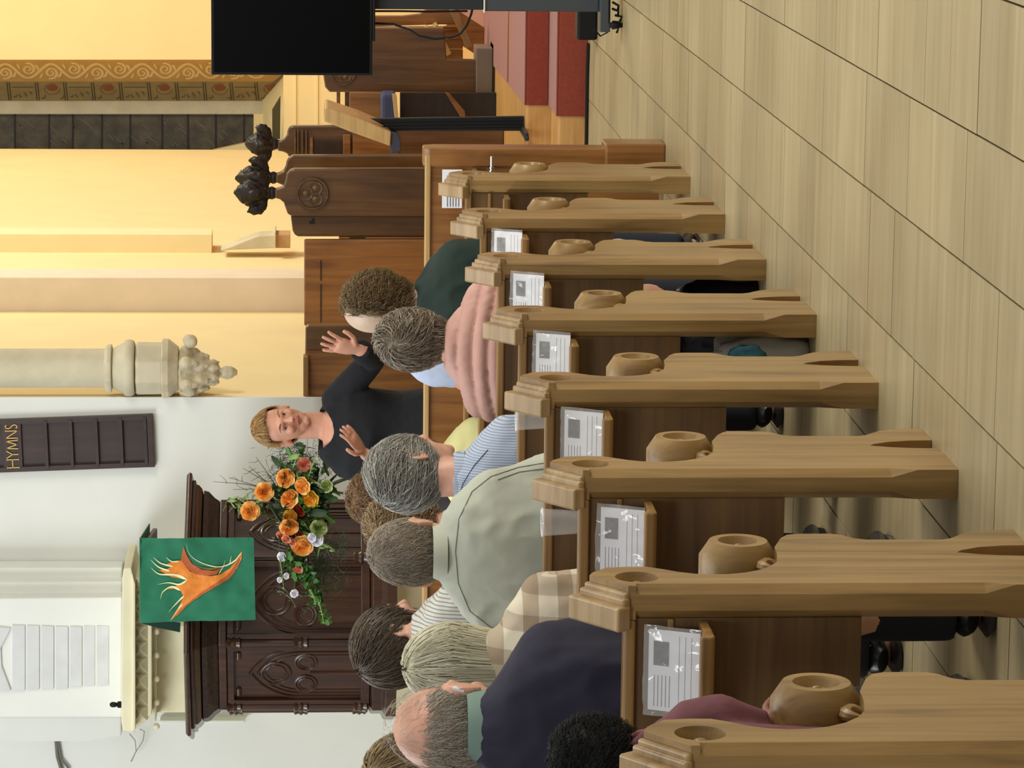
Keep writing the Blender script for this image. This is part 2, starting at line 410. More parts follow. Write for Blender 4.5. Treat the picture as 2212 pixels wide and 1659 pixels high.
# ---- wall shaft on a carved corbel, left side of the chancel arch
cx = at(300, 797, Y=16.62); sh = MB(); px2m = 16.62/FPX
def zz(px): return at(px, 800, Y=16.62).z
root = empty('wall_shaft', (cx.x, 16.62, zz(505)), 'pale stone wall shaft ending in a carved foliage corbel left of the cream chancel', 'column')
def RB(mb, name, mat, **k): mb.v = [v-root.location for v in mb.v]; return mb.build(name, mat, root, **k)
sc = (cx.x, 16.64, 0)
b = MB(); b.lathe([(.098, zz(231)), (.098, 6)], sc, 16); RB(b, 'shaft', stone_g, smooth=True)
b = MB(); b.lathe([(.10, zz(243)),(.122, zz(241)),(.122, zz(233)),(.112, zz(228)),(.1, zz(226))], sc, 8, ph=pi/8); RB(b, 'ring', stone_g, bevel=.004)
b = MB(); prof = [(.10, zz(266))]+[(.125+.018*cos(a), (zz(279)+.028*sin(a))) for a in [-1.5,-1,-.5,0,.5,1,1.5]]+[(.10, zz(244))]
b.lathe(prof, sc, 28); RB(b, 'roll_moulding', stone_g, smooth=True)
b = MB(); b.lathe([(.132, zz(350)), (.134, zz(297)), (.12, zz(293))], sc, 8, ph=pi/8); RB(b, 'drum', stone_g, bevel=.006)
b = MB(); b.lathe([(.11, zz(386)), (.15, zz(364)),(.152, zz(351)),(.14, zz(349))], sc, 8, ph=pi/8); RB(b, 'abacus', stone_c, bevel=.005)
b = MB(); b.lathe([(.012, zz(512)),(.03, zz(500)),(.034, zz(486)),(.022, zz(478)),(.05, zz(455)),(.075, zz(425)),(.095, zz(396)),(.11, zz(386))], (cx.x-.02,16.64,0), 14)
rr = random.Random(2)
for a in range(7):
    an = -pi*.95+a*pi*.32; c_ = Vector((cx.x-.02, 16.64, 0))
    for r0, z0, s_ in ((.105, zz(403), .034), (.08, zz(432), .026), (.05, zz(460), .018)):
        p = c_+Vector((r0*cos(an), r0*sin(an), z0)); b.ell(p, (s_, s_, s_*1.1), nu=10, nv=7)
        b.ell(p+Vector((0,0,-s_*1.1)), (s_*.6, s_*.6, s_*.8), nu=8, nv=6)
b.ell(at(411, 737, Y=16.6), (.035,.035,.035)); b.ell(at(411, 845, Y=16.6), (.03,.03,.03))
me = bake(b, .007, 1, 'carved_foliage', stone_c)
for v in me.vertices:
    n_ = noise.noise(v.co*30)*.006+noise.noise(v.co*70)*.003; v.co += v.normal*n_; v.co -= root.location
link('carved_foliage', me, root)
# ================================================================ PEWS
PX = -1.515; TH = .065
# end panel: profile in (y, z), thickness in x; y = 0 is the rear edge
prof = [(0,0),(0,.815),(.085,.880),(.108,.872),(.146,.842),(.152,.80),(.150,.765),(.132,.738),(.108,.708),(.094,.68),(.088,.65),(.090,.618),(.103,.582),
        (.125,.552),(.155,.528),(.19,.512),(.25,.503),(.31,.500),(.385,.478),(.415,.462),(.425,.44),(.425,.372),(.412,.352),(.385,.333),(.372,.31),(.370,.16),
        (.382,.14),(.41,.118),(.43,.10),(.447,.07),(.455,.02),(.455,0)]
b = MB(); b.prism(prof, 'x', -TH, 0)
ep = b.build('end_panel', oak)
def cut(mb): return mb.build('cutter', None)
c1 = MB(); c1.lathe([(.030, -.022), (.043, .003)], (0, .070, .792), 28, 'x')
c2 = MB(); c2.prism([(.232,-.02),(.232,.03),(.236,.07),(.244,.105),(.262,.15),(.280,.138),(.305,.10),(.318,.05),(.322,-.02)], 'x', -.024, .01)
cc = []
for x in (0, -TH):
    c3 = MB(); d = .017
    c3.hull2([(x-d,0,.14),(x,-d,.14),(x+d,0,.14),(x,d,.14)], [(x-d,0,.79),(x,-d,.79),(x+d,0,.79),(x,d,.79)])
    c3.add([(x-d,0,.14),(x,-d,.14),(x+d,0,.14),(x,d,.14),(x,0,.085)], [(0,1,2,3),(0,1,4),(1,2,4),(2,3,4),(3,0,4)])
    cc.append(cut(c3) if False else None)
    c3 = MB(); c3.loft([[(x+.002*q,-.002*q,.075)for q in (1,1.001,1.002,1.003)] if False else [(x-.001,0,.09),(x,-.001,.09),(x+.001,0,.09),(x,.001,.09)],
                        [(x-d,0,.145),(x,-d,.145),(x+d,0,.145),(x,d,.145)], [(x-d,0,.80),(x,-d,.80),(x+d,0,.80),(x,d,.80)]])
    cc[-1] = cut(c3)
boolean(ep, [cut(c1), cut(c2)]+cc)
EPM = ep.data; bpy.data.objects.remove(ep)
cap_oak = wood('worn_sheen_cap_oak', (120,92,54), (156,126,80), (186,158,112), 'x', .28, .6)  # paler glossy oak: sheen on the worn varnish put into the colour
def parts_pew(root, XL=-5.6):
    """everything in coordinates of the root: x = 0 the aisle face, y = 0 the rear edge, z = 0 the floor."""
    e = link('end_panel', EPM, root)
    bv = e.modifiers.new('bevel', 'BEVEL'); bv.width = .003; bv.segments = 2; bv.limit_method = 'ANGLE'; bv.angle_limit = radians(40)
    b = MB()    # rosette bud in the round sinking
    b.ell((-.016, .070, .792), (.008, .013, .013), nu=10, nv=6); b.build('boss', oak, root, smooth=True)
    b = MB(); b.lathe([(.030, -.0655), (.0765, -.0655), (.0765, -.026), (.057, .004), (.040, .004), (.034, -.006), (.030, -.013), (.001, -.015)], (0, .352, .566), 40, 'x')
    k = b.build('armrest_roundel', oak, root, smooth=True)
    b = MB(); b.ell((0-.01, .352, .566), (.008, .009, .009), nu=10, nv=6); b.build('boss', oak, k, smooth=True)
    b = MB(); b.tube([(-.03, .272+.018*cos(a*.5), .512+.022*sin(a*.5)-.002*a) for a in range(-2, 7)], [.004,.010,.013,.014,.013,.012,.010,.008,.004], 8)
    b.build('carved_leaf', oak, root, smooth=True)
    # moulded cap on the sloping shoulder
    def capp(o0, o1, x0, x1, e0, e1):
        d = Vector((.0865, .066)).normalized(); n = Vector((-d.y, d.x)); A = Vector((0, .815))-d*e0; B = Vector((.085, .880))+d*e1
        q = [A+n*o0, B+n*o0, B+n*o1, A+n*o1]; return q, x0, x1
    b = MB()
    for o0, o1, x0, x1, e0, e1 in ((-.004, .009, -TH-.002, -.012, .004, .006), (.0, .017, -TH-.006, -.022, .008, .010), (.002, .034, -TH-.018, -.036, .012, .022)):
        q, a_, c_ = capp(o0, o1, x0, x1, e0, e1); b.prism([tuple(v) for v in q], 'x', a_, c_)
    b.build('cap_moulding', cap_oak, root, bevel=.005, seg=3)
    b = MB(); b.box(XL+.06, -TH, .012, .030, .375, .815); b.build('backrest', oak_dk, root)
    b = MB(); b.box(XL+.06, -TH, -.004, .040, .800, .822); b.build('top_rail', oak_x, root, bevel=.005)
    b = MB(); b.box(XL+.06, -TH, .004, .012, .728, .740)
    k = b.build('picture_rail', oak_x, root, bevel=.003)
    b = MB(); b.prism([(-.115,.690),(-.115,.672),(-.105,.664),(.012,.664),(.012,.682),(-.098,.682),(-.102,.693)], 'x', XL+.06, -TH-.004)
    b.build('book_shelf', oak_x, root, bevel=.004, seg=3)
    for x in (-.30, -1.2, -2.1, -3.0):
        b = MB(); b.box(x-.02, x+.02, -.055, .012, .595, .664); b.build('shelf_bracket', oak_dk, root, bevel=.006)
    b = MB(); b.box(XL+.06, -TH, .03, .40, .405, .432); b.build('seat', oak_x, root, bevel=.008)
    for x in (-1.7, -2.9, -4.1):
        b = MB(); b.box(x-.03, x+.03, .06, .36, 0, .405); b.build('seat_support', oak_dk, root, bevel=.005)
    o = link('far_end_panel', EPM, root); o.location = (XL+.06, 0, 0)
PITCH = 1.034; Y1 = 12.325
pew_y = [Y1-PITCH*i for i in range(8)]
pew_lab = ['oak pew with carved scroll end farthest from the camera, behind the plain front screen',
 'oak pew the man in the dark green jumper sits in',
 'oak pew the woman in the pink quilted jacket sits in',
 'oak pew the grey-haired man in the blue striped shirt sits in',
 'oak pew the man in the pale green jacket sits in',
 'oak pew the woman with the white bob sits in, dark shoe beneath it',
 'oak pew the man in the navy sweater sits in',
 'nearest oak pew, its armrest roundel held by a dark pink sleeve']
p0 = empty('church_pew', (PX, pew_y[0], 0), pew_lab[0], 'pew', 'carved oak pews along the aisle'); parts_pew(p0)
for i in range(1, 8): dup(p0, (PX, pew_y[i], 0), pew_lab[i])
# front screen before the first pew
fs = empty('pew_front_screen', (PX, 13.22, 0), 'plain oak screen with a square end post in front of the first pew', 'screen')
b = MB(); b.box(-4.3, -.07, 0, .03, .02, .915); b.build('panel_board', stall_r, fs)
b = MB(); b.box(-4.3, -.03, -.012, .05, .915, .937); b.build('top_rail', lightw, fs, bevel=.005)
b = MB(); b.prism([(-.01,0),(-.01,.925),(.01,.945),(.10,.945),(.125,.90),(.125,0)], 'x', -.075, 0); b.build('end_post', stall_r, fs, bevel=.006)
b = MB(); b.box(-.085, .02, -.02, .16, 0, .235); b.build('plinth_block', stall_r, fs, bevel=.008)
b = MB(); b.box(-4.3, -.08, -.10, 0, .735, .755); b.build('book_shelf', oak_x, fs, bevel=.004)
b = MB(); b.box(-4.3, -4.23, -.01, .12, 0, .94); b.build('far_end_post', stall_r, fs)
# small bright hook on the first pew screen
o = MB(); q = at(1062, 366, Y=12.9); o.tube([q+Vector((-.035,0,0)), q+Vector((.05,0,0))], .006, 8); o.tube([q+Vector((-.03,.3,0)), q+Vector((-.03,-.01,0))], .004, 6)
for k in range(3): o.tube([q+Vector((-.02+.012*k,0,0)), q+Vector((-.016+.012*k,0,0))], .010, 10)
hk = o.build('coat_hook', chrome, loc=q, smooth=True); tag(hk, 'small bright metal hook sticking out beside the end of the farthest carved pew', 'hook')
# service cards in clear sleeves
def card(px, py_c, Yp, wd, ht, zbot, label, n, lean=.035, photo_left=True, with_sleeve=True, dx=0):
    """card standing on the shelf at rear plane Yp, leaning back."""
    c0 = at(px, py_c, Y=Yp); loc = Vector((c0.x, Yp, zbot))
    r = empty('service_card', loc, label, 'card', 'cards in clear sleeves on the pew shelves')
    th = math.asin(min(.9, lean/ht)); r.rotation_euler = (-th, 0, random.uniform(-.03, .03))
    b = MB(); b.box(-wd/2, wd/2, -.001, .001, 0, ht); b.build('paper_sheet', paper, r)
    b = MB(); b.box(.06*wd, .36*wd, -.0018, -.0011, ht*.60, ht*.90)
    b.v = [Vector((v.x, v.y, v.z)) for v in b.v]; b.build('printed_picture', photo, r)
    b = MB()
    for k in range(5):
        z = ht*(.88-.075*k); b.box(-wd*.45, -wd*.06, -.0016, -.0011, z-.0006, z+.0006)
    for k in range(3):
        z = ht*(.40-.12*k); b.box(-wd*.45, wd*.44, -.0015, -.0011, z-.0004, z+.0004)
    b.build('printed_text', ink, r)
    if with_sleeve:
        b = MB(); nx, nz = 24, 14; vs = []; rr = random.Random(n)
        w2, h2 = wd*.56, ht*1.10
        for j in range(nz+1):
            for i in range(nx+1):
                u, v = i/nx, j/nz; vs.append((-w2+2*w2*u, -.004-.012*abs(noise.noise(Vector((u*5+n*3.7, v*2.2, n*1.9))))-.005*sin(pi*u), -.003+h2*v))
        b.add(vs, [(j*(nx+1)+i, j*(nx+1)+i+1, (j+1)*(nx+1)+i+1, (j+1)*(nx+1)+i) for j in range(nz) for i in range(nx)])
        b.build('clear_sleeve', sleeve_m, r, smooth=True)
    return r
who = ['first pew', 'second pew', 'third pew', 'fourth pew', 'fifth pew', 'sixth pew', 'nearest shelf but one']
cards = [ # pixel x,y centre, pew index
 (1020, 432, 0), (1075, 552, 1), (1130, 650, 2), (1175, 785, 3), (1240, 960, 4), (1316, 1180, 5), (1445, 1458, 6)]
cl = ['small card on the shelf of the farthest carved pew, mostly hidden by the next pew end',
 'white card with a small picture on the shelf beside the dark green jumper',
 'white card with a dark picture on the shelf right of the pink quilted jacket',
 'white card with a grey picture on the shelf just behind the pink quilted jacket',
 'white card with a wrinkled grey picture on the shelf right of the blue striped shirt',
 'white card with dark picture and black text lines behind the pale green jacket',
 'largest, nearest white card in crumpled shiny plastic beside the navy sweater']
for (px, py, i), l in zip(cards, cl):
    if i == 0: continue
    card(px, py, pew_y[i]-.045, .155, .100, .684, l, i, lean=.042)
nt = empty('notice_sheet', at(998, 408, Y=13.16)+Vector((0,0,0)), 'white notice sheets on the front screen behind the farthest carved pew end', 'sheet')
z0 = at(1000, 400, Y=13.16).z
b = MB()
b.box(-.075, -.002, 0, .003, 0, at(957,400,Y=13.16).z-z0); b.box(.006, .075, .001, .004, 0, at(957,400,Y=13.16).z-z0); b.build('sheet', paper, nt)
b = MB()
for k in range(5): b.box(-.07, -.01, -.002, 0, .012+.011*k, .014+.011*k)
b.box(.02, .05, -.002, .001, .03, .06); b.build('printed_text', ink, nt)
# clear plastic cups on the shelves
def cup(px, py, Yp, label):
    p = at(px, py, Y=Yp); r = .034; z1 = at(px-72, py, Y=Yp).z
    o = MB(); h = .148
    o.lathe([(.024, 0), (.0245, .001), (r, h), (r+.002, h), (r+.002, h-.003)], (0,0,0), 28)
    c = o.build('plastic_cup', cup_m, smooth=True); c.location = (p.x, Yp, .683)
    b = MB(); b.tube([((r+.001)*cos(k*pi/14), (r+.001)*sin(k*pi/14), h) for k in range(29)], .0016, 6); b.build('rim', rim_m, c, smooth=True)
    tag(c, label, 'cup', 'clear plastic cups on the pew shelves'); return c
cup(1257, 1128, pew_y[4]-.058, 'clear plastic cup on the shelf behind the pale green jacket')
cup(1190, 903, pew_y[3]-.058, 'clear plastic cup on the shelf beside the blue striped shirt sleeve')
# ================================================================ CHANCEL FURNITURE
def pol(pts, Y): return [at(x, y, Y=Y) for x, y in pts]
def obj_poly(name, pts, Y, depth, mat, parent=None, bevel=.006, mb=None):
    b = mb or MB(); P = pol(pts, Y)
    for p, q in zip(P, pts):
        if q[0] >= 1030 and Y > 17 and parent: p.z = parent.location.z
    b.slab(P, (0, depth, 0)); 
    if parent: b.v = [v-parent.location for v in b.v]
    return b.build(name, mat, parent, bevel=bevel)
def poppy(parent, px, py, Y, hpx, seed, mat=stall_dk):
    """carved finial; tip at pixel px, py, collar hpx to the image right."""
    tip = at(px, py, Y=Y); col_ = at(px+hpx, py, Y=Y); H = tip.z-col_.z; b = MB()
    c = Vector((tip.x, Y+.03, 0))
    b.lathe([(.03, col_.z-.05), (.022, col_.z-.02), (.034, col_.z), (.036, col_.z+.012), (.022, col_.z+.02), (.03, col_.z+H*.25), (.055, col_.z+H*.42), (.066, col_.z+H*.60),
             (.052, col_.z+H*.78), (.025, col_.z+H*.92), (.004, tip.z)], c, 14)
    for s in (-1, 1):
        b.tube([c+Vector((s*.02, 0, col_.z+H*.2)), c+Vector((s*.055, 0, col_.z+H*.26)), c+Vector((s*.085, -.005, col_.z+H*.40)), c+Vector((s*.092, -.01, col_.z+H*.52)), c+Vector((s*.098, -.015, col_.z+H*.66))], [.016,.030,.034,.026,.005], 8)
    b.tube([c+Vector((0, -.03, col_.z+H*.2)), c+Vector((0, -.06, col_.z+H*.45)), c+Vector((0, -.075, col_.z+H*.62))], [.02,.03,.01], 8)
    me = bake(b, .007, 1, 'poppyhead', mat)
    for v in me.vertices:
        q = v.co+Vector((seed, 0, 0)); d = noise.noise(q*32)*.011+noise.noise(q*75)*.006
        if v.co.z < col_.z+H*.15: d *= .1
        v.co += v.normal*d; v.co -= parent.location
    return link('poppyhead', me, parent)
def roundel(parent, px, py, Y, r, mat):
    c = at(px, py, Y=Y)-parent.location; b = MB()
    b.lathe([(r*.86,-.002), (r*.9,-.012), (r,-.012), (r*1.04,-.001), (r*1.04,.004), (r*.86,.004)], c, 36, 'y'); 
    for k in range(3):
        a = pi/2+k*2*pi/3; q = c+Vector((cos(a)*r*.40, -.002, sin(a)*r*.40))
        b.lathe([(r*.33,.004),(r*.35,-.008),(r*.42,-.009),(r*.44,.004)], q, 22, 'y')
        q2 = c+Vector((cos(a)*r*.40, -.004, sin(a)*r*.40)); b.ell(q2, (r*.22, .006, r*.22), nu=12, nv=6)
    return b.build('carved_roundel', mat, parent, smooth=False, bevel=.0015)
# choir bench end A (nearest, with roundel)
def C_(px, py, Y): v = at(px, py, Y=Y); v.z = .268; return v
A = empty('choir_stall', C_(700, 415, 17.8), 'dark oak choir stall end with carved trefoil roundel and leafy finial', 'choir stall', 'choir stall ends with carved finials')
E1 = [(594,428),(594,409),(603,407),(612,403),(616,392),(619,378),(626,368),(636,365),(1035,363),(1035,466),(640,466),(627,466),(621,461),(617,450),(613,438),(605,431)]
obj_poly('bench_end', E1, 17.8, .07, stall, A, .008); poppy(A, 504, 418, 17.8, 86, 1.0)
roundel(A, 675, 418, 17.79, .083, stall)
obj_poly('desk_end', [(628,466),(632,498),(636,506),(643,511),(1035,511),(1035,466)], 17.86, .05, stall, A, .006)
b = MB(); P = pol([(674,472),(679,472),(679,484),(668,484),(668,478),(674,478)], 17.855); b.slab(P, (0,.004,0)); b.v = [v-A.location for v in b.v]; b.build('keyhole', leadd, A)
B_ = empty('choir_stall', C_(700, 350, 18.5), 'dark oak choir stall just behind the roundel one, its finial touching the nearer finial', 'choir stall', 'choir stall ends with carved finials')
E2 = [(596,394),(596,376),(604,374),(612,370),(617,360),(619,350),(623,342),(633,336),(1035,334),(1035,420),(625,420),(618,408),(610,400)]
obj_poly('bench_end', E2, 18.5, .07, stall, B_, .008); poppy(B_, 508, 385, 18.5, 85, 2.3)
Cs = empty('choir_stall', C_(700, 300, 19.3), 'farthest choir stall with an open recessed book desk under its finial', 'choir stall', 'choir stall ends with carved finials')
E3 = [(600,326),(600,305),(608,303),(615,299),(620,292),(621,283),(625,274),(634,272),(1040,271),(1040,345),(640,345),(625,340),(620,332),(612,328)]
obj_poly('bench_end', E3, 19.3, .06, stall, Cs, .008); poppy(Cs, 529, 312, 19.3, 66, 4.1)
for x0 in (636, 642, 652, 660): obj_poly('moulding', [(x0,280),(x0+3.5,280),(x0+3.5,333),(x0,333)], 19.29, -.02-.004*(x0 % 3), stall, Cs, .003)
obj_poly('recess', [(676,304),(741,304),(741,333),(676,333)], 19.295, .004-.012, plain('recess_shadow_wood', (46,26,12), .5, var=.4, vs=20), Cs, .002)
obj_poly('frame_rail', [(741,290),(757,290),(757,333),(741,333)], 19.29, -.02, stall_r, Cs, .003)
obj_poly('lower_panel', [(762,285),(860,285),(860,333),(762,333)], 19.29, -.012, stall_r, Cs, .003)
obj_poly('frame_edge', [(670,296),(676,296),(676,333),(670,333)], 19.29, -.02, stall_r, Cs, .002)
# stall end behind the television with roundel
D = empty('choir_stall', C_(850, 180, 20.3)+Vector((0,0,.0115)), 'oak choir stall end half hidden behind the black television', 'choir stall', 'choir stall ends with carved finials')
obj_poly('bench_end', [(698,60),(698,160),(702,188),(712,199),(1030,200),(1030,130),(965,128),(960,60)], 20.3, .07, stall, D, .008); roundel(D, 741, 156, 20.29, .075, stall)
obj_poly('plinth', [(1028,104),(1046,104),(1046,470),(1029,470)], 20.28, .3, plain('grey_brown_plinth', (118,104,90), .35, var=.08), D, .006)
obj_poly('plinth_riser', [(1046,98),(1068,98),(1068,470),(1046,470)], 20.26, .3, stall_dk, D, .006)
# choir desk with vertical boards and book rests seen under the television
H = empty('choir_desk', C_(900, 90, 21.0)+Vector((0,0,.0115)), 'brown choir desk with vertical boards and slanted pale book rests under the television', 'desk')
obj_poly('front_board', [(806,34),(868,34),(905,30),(920,20),(985,20),(985,52),(806,57)], 20.9, .05, stall_r, H, .006)
for k, (y0, y1) in enumerate(((57,64),(65,84),(85,106),(107,131))):
    obj_poly('vertical_board', [(700,y0),(1000,y0),(1000,y1),(700,y1)], 21.0+.01*k, .03, stall_r, H, .004)
for (a, c) in (((917,60),(948,124)), ((936,54),(970,120)), ((972,20),(1012,104))):
    w_ = 9 if a[0] < 960 else 17
    b = MB(); b.slab(pol([(a[0],a[1]+4),(a[0]+w_,a[1]-2),(c[0]+w_*.6,c[1]-4),(c[0]-4,c[1]+1)], 20.7), (0,.2,0)); b.v = [v-H.location for v in b.v]; b.build('book_rest', lightw if w_ == 9 else oak_x, H, bevel=.004)
obj_poly('desk_foot', [(970,100),(985,90),(1000,100),(1030,130),(1030,60),(985,20),(960,60)], 21.3, .05, stall_r, H, .004)
for k in range(5):
    b = MB()
    for j in range(4): b.slab(pol([(815+3*j, 68+14*k), (835, 67+14*k), (835, 68.6+14*k), (815+3*j, 69.4+14*k)], 20.97), (0,.01,0))
    if k in (1,2,3): b.v = [v-H.location for v in b.v]; b.build('reed_moulding', lightw, H)
# picture of the cream gap: nothing. long cushioned bench in the middle distance
G = empty('choir_bench', C_(940, 380, 19.9), 'low choir bench in painted shade with a long blue cushion behind the lectern', 'bench')
obj_poly('cushion', [(824,204),(857,204),(864,335),(866,575),(826,575)], 19.75, .25, navyc, G, .02)
obj_poly('cushion_rail', [(847,203),(856,203),(868,335),(860,335)], 19.74, .02, lightw, G, .003)
obj_poly('cushion_rail', [(850,510),(856,510),(868,575),(861,575)], 19.74, .02, greym, G, .003)
obj_poly('back_board', [(755,200),(826,200),(826,575),(755,575)], 20.0, .03, stall_r, G, .004)
obj_poly('shade_board', [(864,200),(1032,200),(1032,575),(864,575)], 20.1, .03, stall_dk, G, .004)  # dark board painted in where the seating area only lies in shadow
obj_poly('bench_leg', [(962,200),(972,203),(1004,240),(1006,262),(1000,262)], 20.0, .04, stall_r, G, .003)
obj_poly('rear_rail', [(727,160),(735,160),(735,262),(727,262)], 20.45, .03, stall_r, G, .003); obj_poly('rear_rail', [(745,160),(756,160),(756,262),(745,262)], 20.5, .03, stall, G, .003)
b = MB(); rr = random.Random(9)
for k in range(26):
    q = at(776+rr.uniform(-3,4)+k*.4, 203+k*2.2, Y=20.2); b.ell(q, (.006,.006,.006), nu=6, nv=4)
b.v = [v-G.location for v in b.v]; b.build('stud_row', chrome, G)
# choir front panels, left
K = empty('choir_front_panel', C_(800, 610, 17.75), 'large orange-brown choir panel behind the curly-haired man', 'panel')
obj_poly('panel_board', [(657,518),(1035,516),(1035,704),(657,704)], 17.75, .04, stall_r, K, .008)
for a, c in (((718,592),(900,560)), ((700,640),(900,600))): 
    pass
b = MB()
for y in (600, 652, 690): b.slab(pol([(692,y-38),(694,y-38),(694,y+6),(692,y+6)], 17.748), (0,-.006,0))
b.v = [v-K.location for v in b.v]; b.build('hinge_line', leadd, K)
obj_poly('slotted_end', [(732,512),(792,512),(1035,512),(1035,520),(732,520)], 17.85, .05, stall_r, K, .004)
obj_poly('slot', [(755,512.5),(789,512.5),(789,516),(755,516)], 17.845, -.002, leadd, K, 0)
K2 = empty('choir_front_panel', Vector((at(800,780,Y=16.42).x,16.42,0)), 'shaded brown choir panel with a rounded top corner, behind the speaker', 'panel')
obj_poly('panel_board', [(665,703),(660,708),(659,768),(659,858),(1290,858),(1290,703)], 16.42, .05, stall_r, K2, .006)
obj_poly('side_board', [(665,703),(660,709),(660,757),(1290,757),(1290,703)], 16.40, .02, stall, K2, .006)
obj_poly('corner_post', [(655,771),(666,771),(666,857),(655,857)], 16.36, .09, oak_x, K2, .004)
# lectern
Lc = empty('lectern', Vector((at(900, 268, Y=17.55).x, 17.55, .268)), 'lectern with pale oak sloping top and dark ribbed post at the chancel steps', 'lectern')
obj_poly('desk_top', [(702,234),(707,232),(775,255),(845,285),(843,316),(760,286),(700,262)], 17.45, .42, lightw, Lc, .006)
obj_poly('book_stop', [(842,285),(858,287),(866,305),(866,328),(845,332),(842,316)], 17.47, .38, plain('blue_grey_stop', (52,54,70), .5), Lc, .006)
b = MB()
b.slab(pol([(800,256),(1133,251),(1142,283),(850,283)], 17.55), (0,.03,0)); b.v = [v-Lc.location for v in b.v]; b.build('post', dgreym, Lc, bevel=.003)
b = MB()
for k in range(4): b.slab(pol([(820,258+7*k),(1128,254+7*k),(1128,255.5+7*k),(820,260+7*k)], 17.545), (0,-.012,0))
b.v = [v-Lc.location for v in b.v]; b.build('rib', black, Lc)
zf = Vector((at(1142, 280, Y=17.55).x, 17.55, 0)); b = MB(); b.box(zf.x-.02, zf.x+.02, 17.2, 17.75, .268, .285); b.box(zf.x-.012, zf.x+.008, 17.16, 17.38, .268, .280)
b.v = [v-Lc.location for v in b.v]; b.build('foot_bar', dgreym, Lc, bevel=.003)
# ================================================================ TELEVISION ON STAND
Y_ = 15.1; tl = at(457, 160, Y=Y_); br_ = at(804, 160, Y=Y_); cxs = at(1100, -6, Y=Y_).x
T = empty('television', Vector((cxs, Y_, 0)), 'large black flat screen television hanging on a wheeled stand in the aisle', 'television')
def TB(name, x0, x1, y0, y1, z0, z1, mat, bev=.004, par=T):
    b = MB(); b.box(x0, x1, y0, y1, z0, z1); b.v = [v-T.location for v in b.v]; return b.build(name, mat, par, bevel=bev)
W_ = 2*(cxs-tl.x)
TB('screen_bezel', tl.x, tl.x+W_, Y_-.03, Y_+.03, br_.z, tl.z, black); TB('screen', tl.x+.012, tl.x+W_-.012, Y_-.034, Y_-.03, br_.z+.014, tl.z-.012, screenm, 0)
TB('lower_lip', tl.x+.15, tl.x+W_-.15, Y_-.035, Y_+.03, br_.z-.012, br_.z, black)
def zp(px): return at(px, 30, Y=Y_).z
xr = at(1100, 26, Y=Y_).x
SD = empty('television_stand', Vector((cxs, Y_, 0)), 'grey metal wheeled stand under the television, cables at its castors', 'stand')
def SB(name, x0, x1, y0, y1, z0, z1, mat, bev=.004):
    b = MB(); b.box(x0, x1, y0, y1, z0, z1); b.v = [v-SD.location for v in b.v]; return b.build(name, mat, SD, bevel=bev)
SB('column', xr, 2*cxs-xr, Y_+.04, Y_+.09, zp(1295), zp(1045), greym); SB('upper_column', xr+.006, 2*cxs-xr-.006, Y_+.035, Y_+.10, zp(1045), zp(700), dgreym)
SB('collar', xr-.006, 2*cxs-xr+.006, Y_+.03, Y_+.10, zp(1050), zp(1045), chrome)
fx = at(1305, 68, Y=Y_).x; SB('foot', fx, 2*cxs-fx, Y_-.04, Y_+.10, zp(1317), zp(1295), greym)
for sgn, yy in ((0, -.02), (1, -.02)):
    cxx = fx+.03 if sgn == 0 else 2*cxs-fx-.03
    b = MB(); b.lathe([(.02,-.012),(.034,-.010),(.034,.010),(.02,.012)], (cxx-SD.location.x, yy, .034), 20, 'x'); b.box(cxx-.012-SD.location.x, cxx+.012-SD.location.x, yy-.015, yy+.015, .05, zp(1317)); b.build('castor', black, SD, bevel=.002)
b = MB(); b.box(fx-.085, fx+.2, 16.3, 16.45, 0, .12)
q = at(1245, 85, Y=16.4); b = MB(); b.box(q.x, q.x+.6, 16.35, 16.5, .0, q.z); bx = b.build('floor_box', black, bevel=.012); tag(bx, 'black box standing on the floor against the red carpet step behind the television foot', 'box')
b = MB(); q = bpy.data.objects
pts = [at(x, y, Z=.007) for x, y in ((1262,85),(1263,150),(1262,220),(1264,300),(1265,340))]; pts[0].y = min(pts[0].y, 16.8)
for p in pts: p.y = min(p.y, 16.83); 
b.tube(pts, .007, 6); b.tube([p+Vector((0,-.05,0)) for p in pts], .006, 6); cb = b.build('floor_cable', black, smooth=True); tag(cb, 'two thin black cables running along the foot of the chancel step', 'cable')
b = MB(); b.tube([at(x, y, Y=Y_+.05) for x, y in ((806,24),(860,24),(930,25),(990,24),(1010,24))], .005, 6)
b.tube([at(x, y, Y=Y_+.05) for x, y in ((806,50),(850,52),(885,65),(905,78),(940,84),(975,80),(995,72),(1008,55),(1018,30),(1022,10))], .006, 6)
cb = b.build('hanging_cable', black, smooth=True); tag(cb, 'black cable looping down below the television screen', 'cable')
b = MB(); rr = random.Random(4)
for k in range(5): b.tube([at(1322+rr.uniform(0,8), 5+14*k, Y=Y_-.02), at(1335+rr.uniform(0,10), 12+12*k, Y=Y_-.05), at(1330+rr.uniform(0,12), 22+12*k, Y=Y_-.03)], .006, 6)
b.tube([at(1283,62,Y=Y_),at(1297,78,Y=Y_),at(1312,70,Y=Y_-.03),at(1316,40,Y=Y_-.04),at(1316,0,Y=Y_-.04)], .004, 6)
cb = b.build('cable_tangle', black, smooth=True); tag(cb, 'tangle of black cable on the foot of the television stand', 'cable')
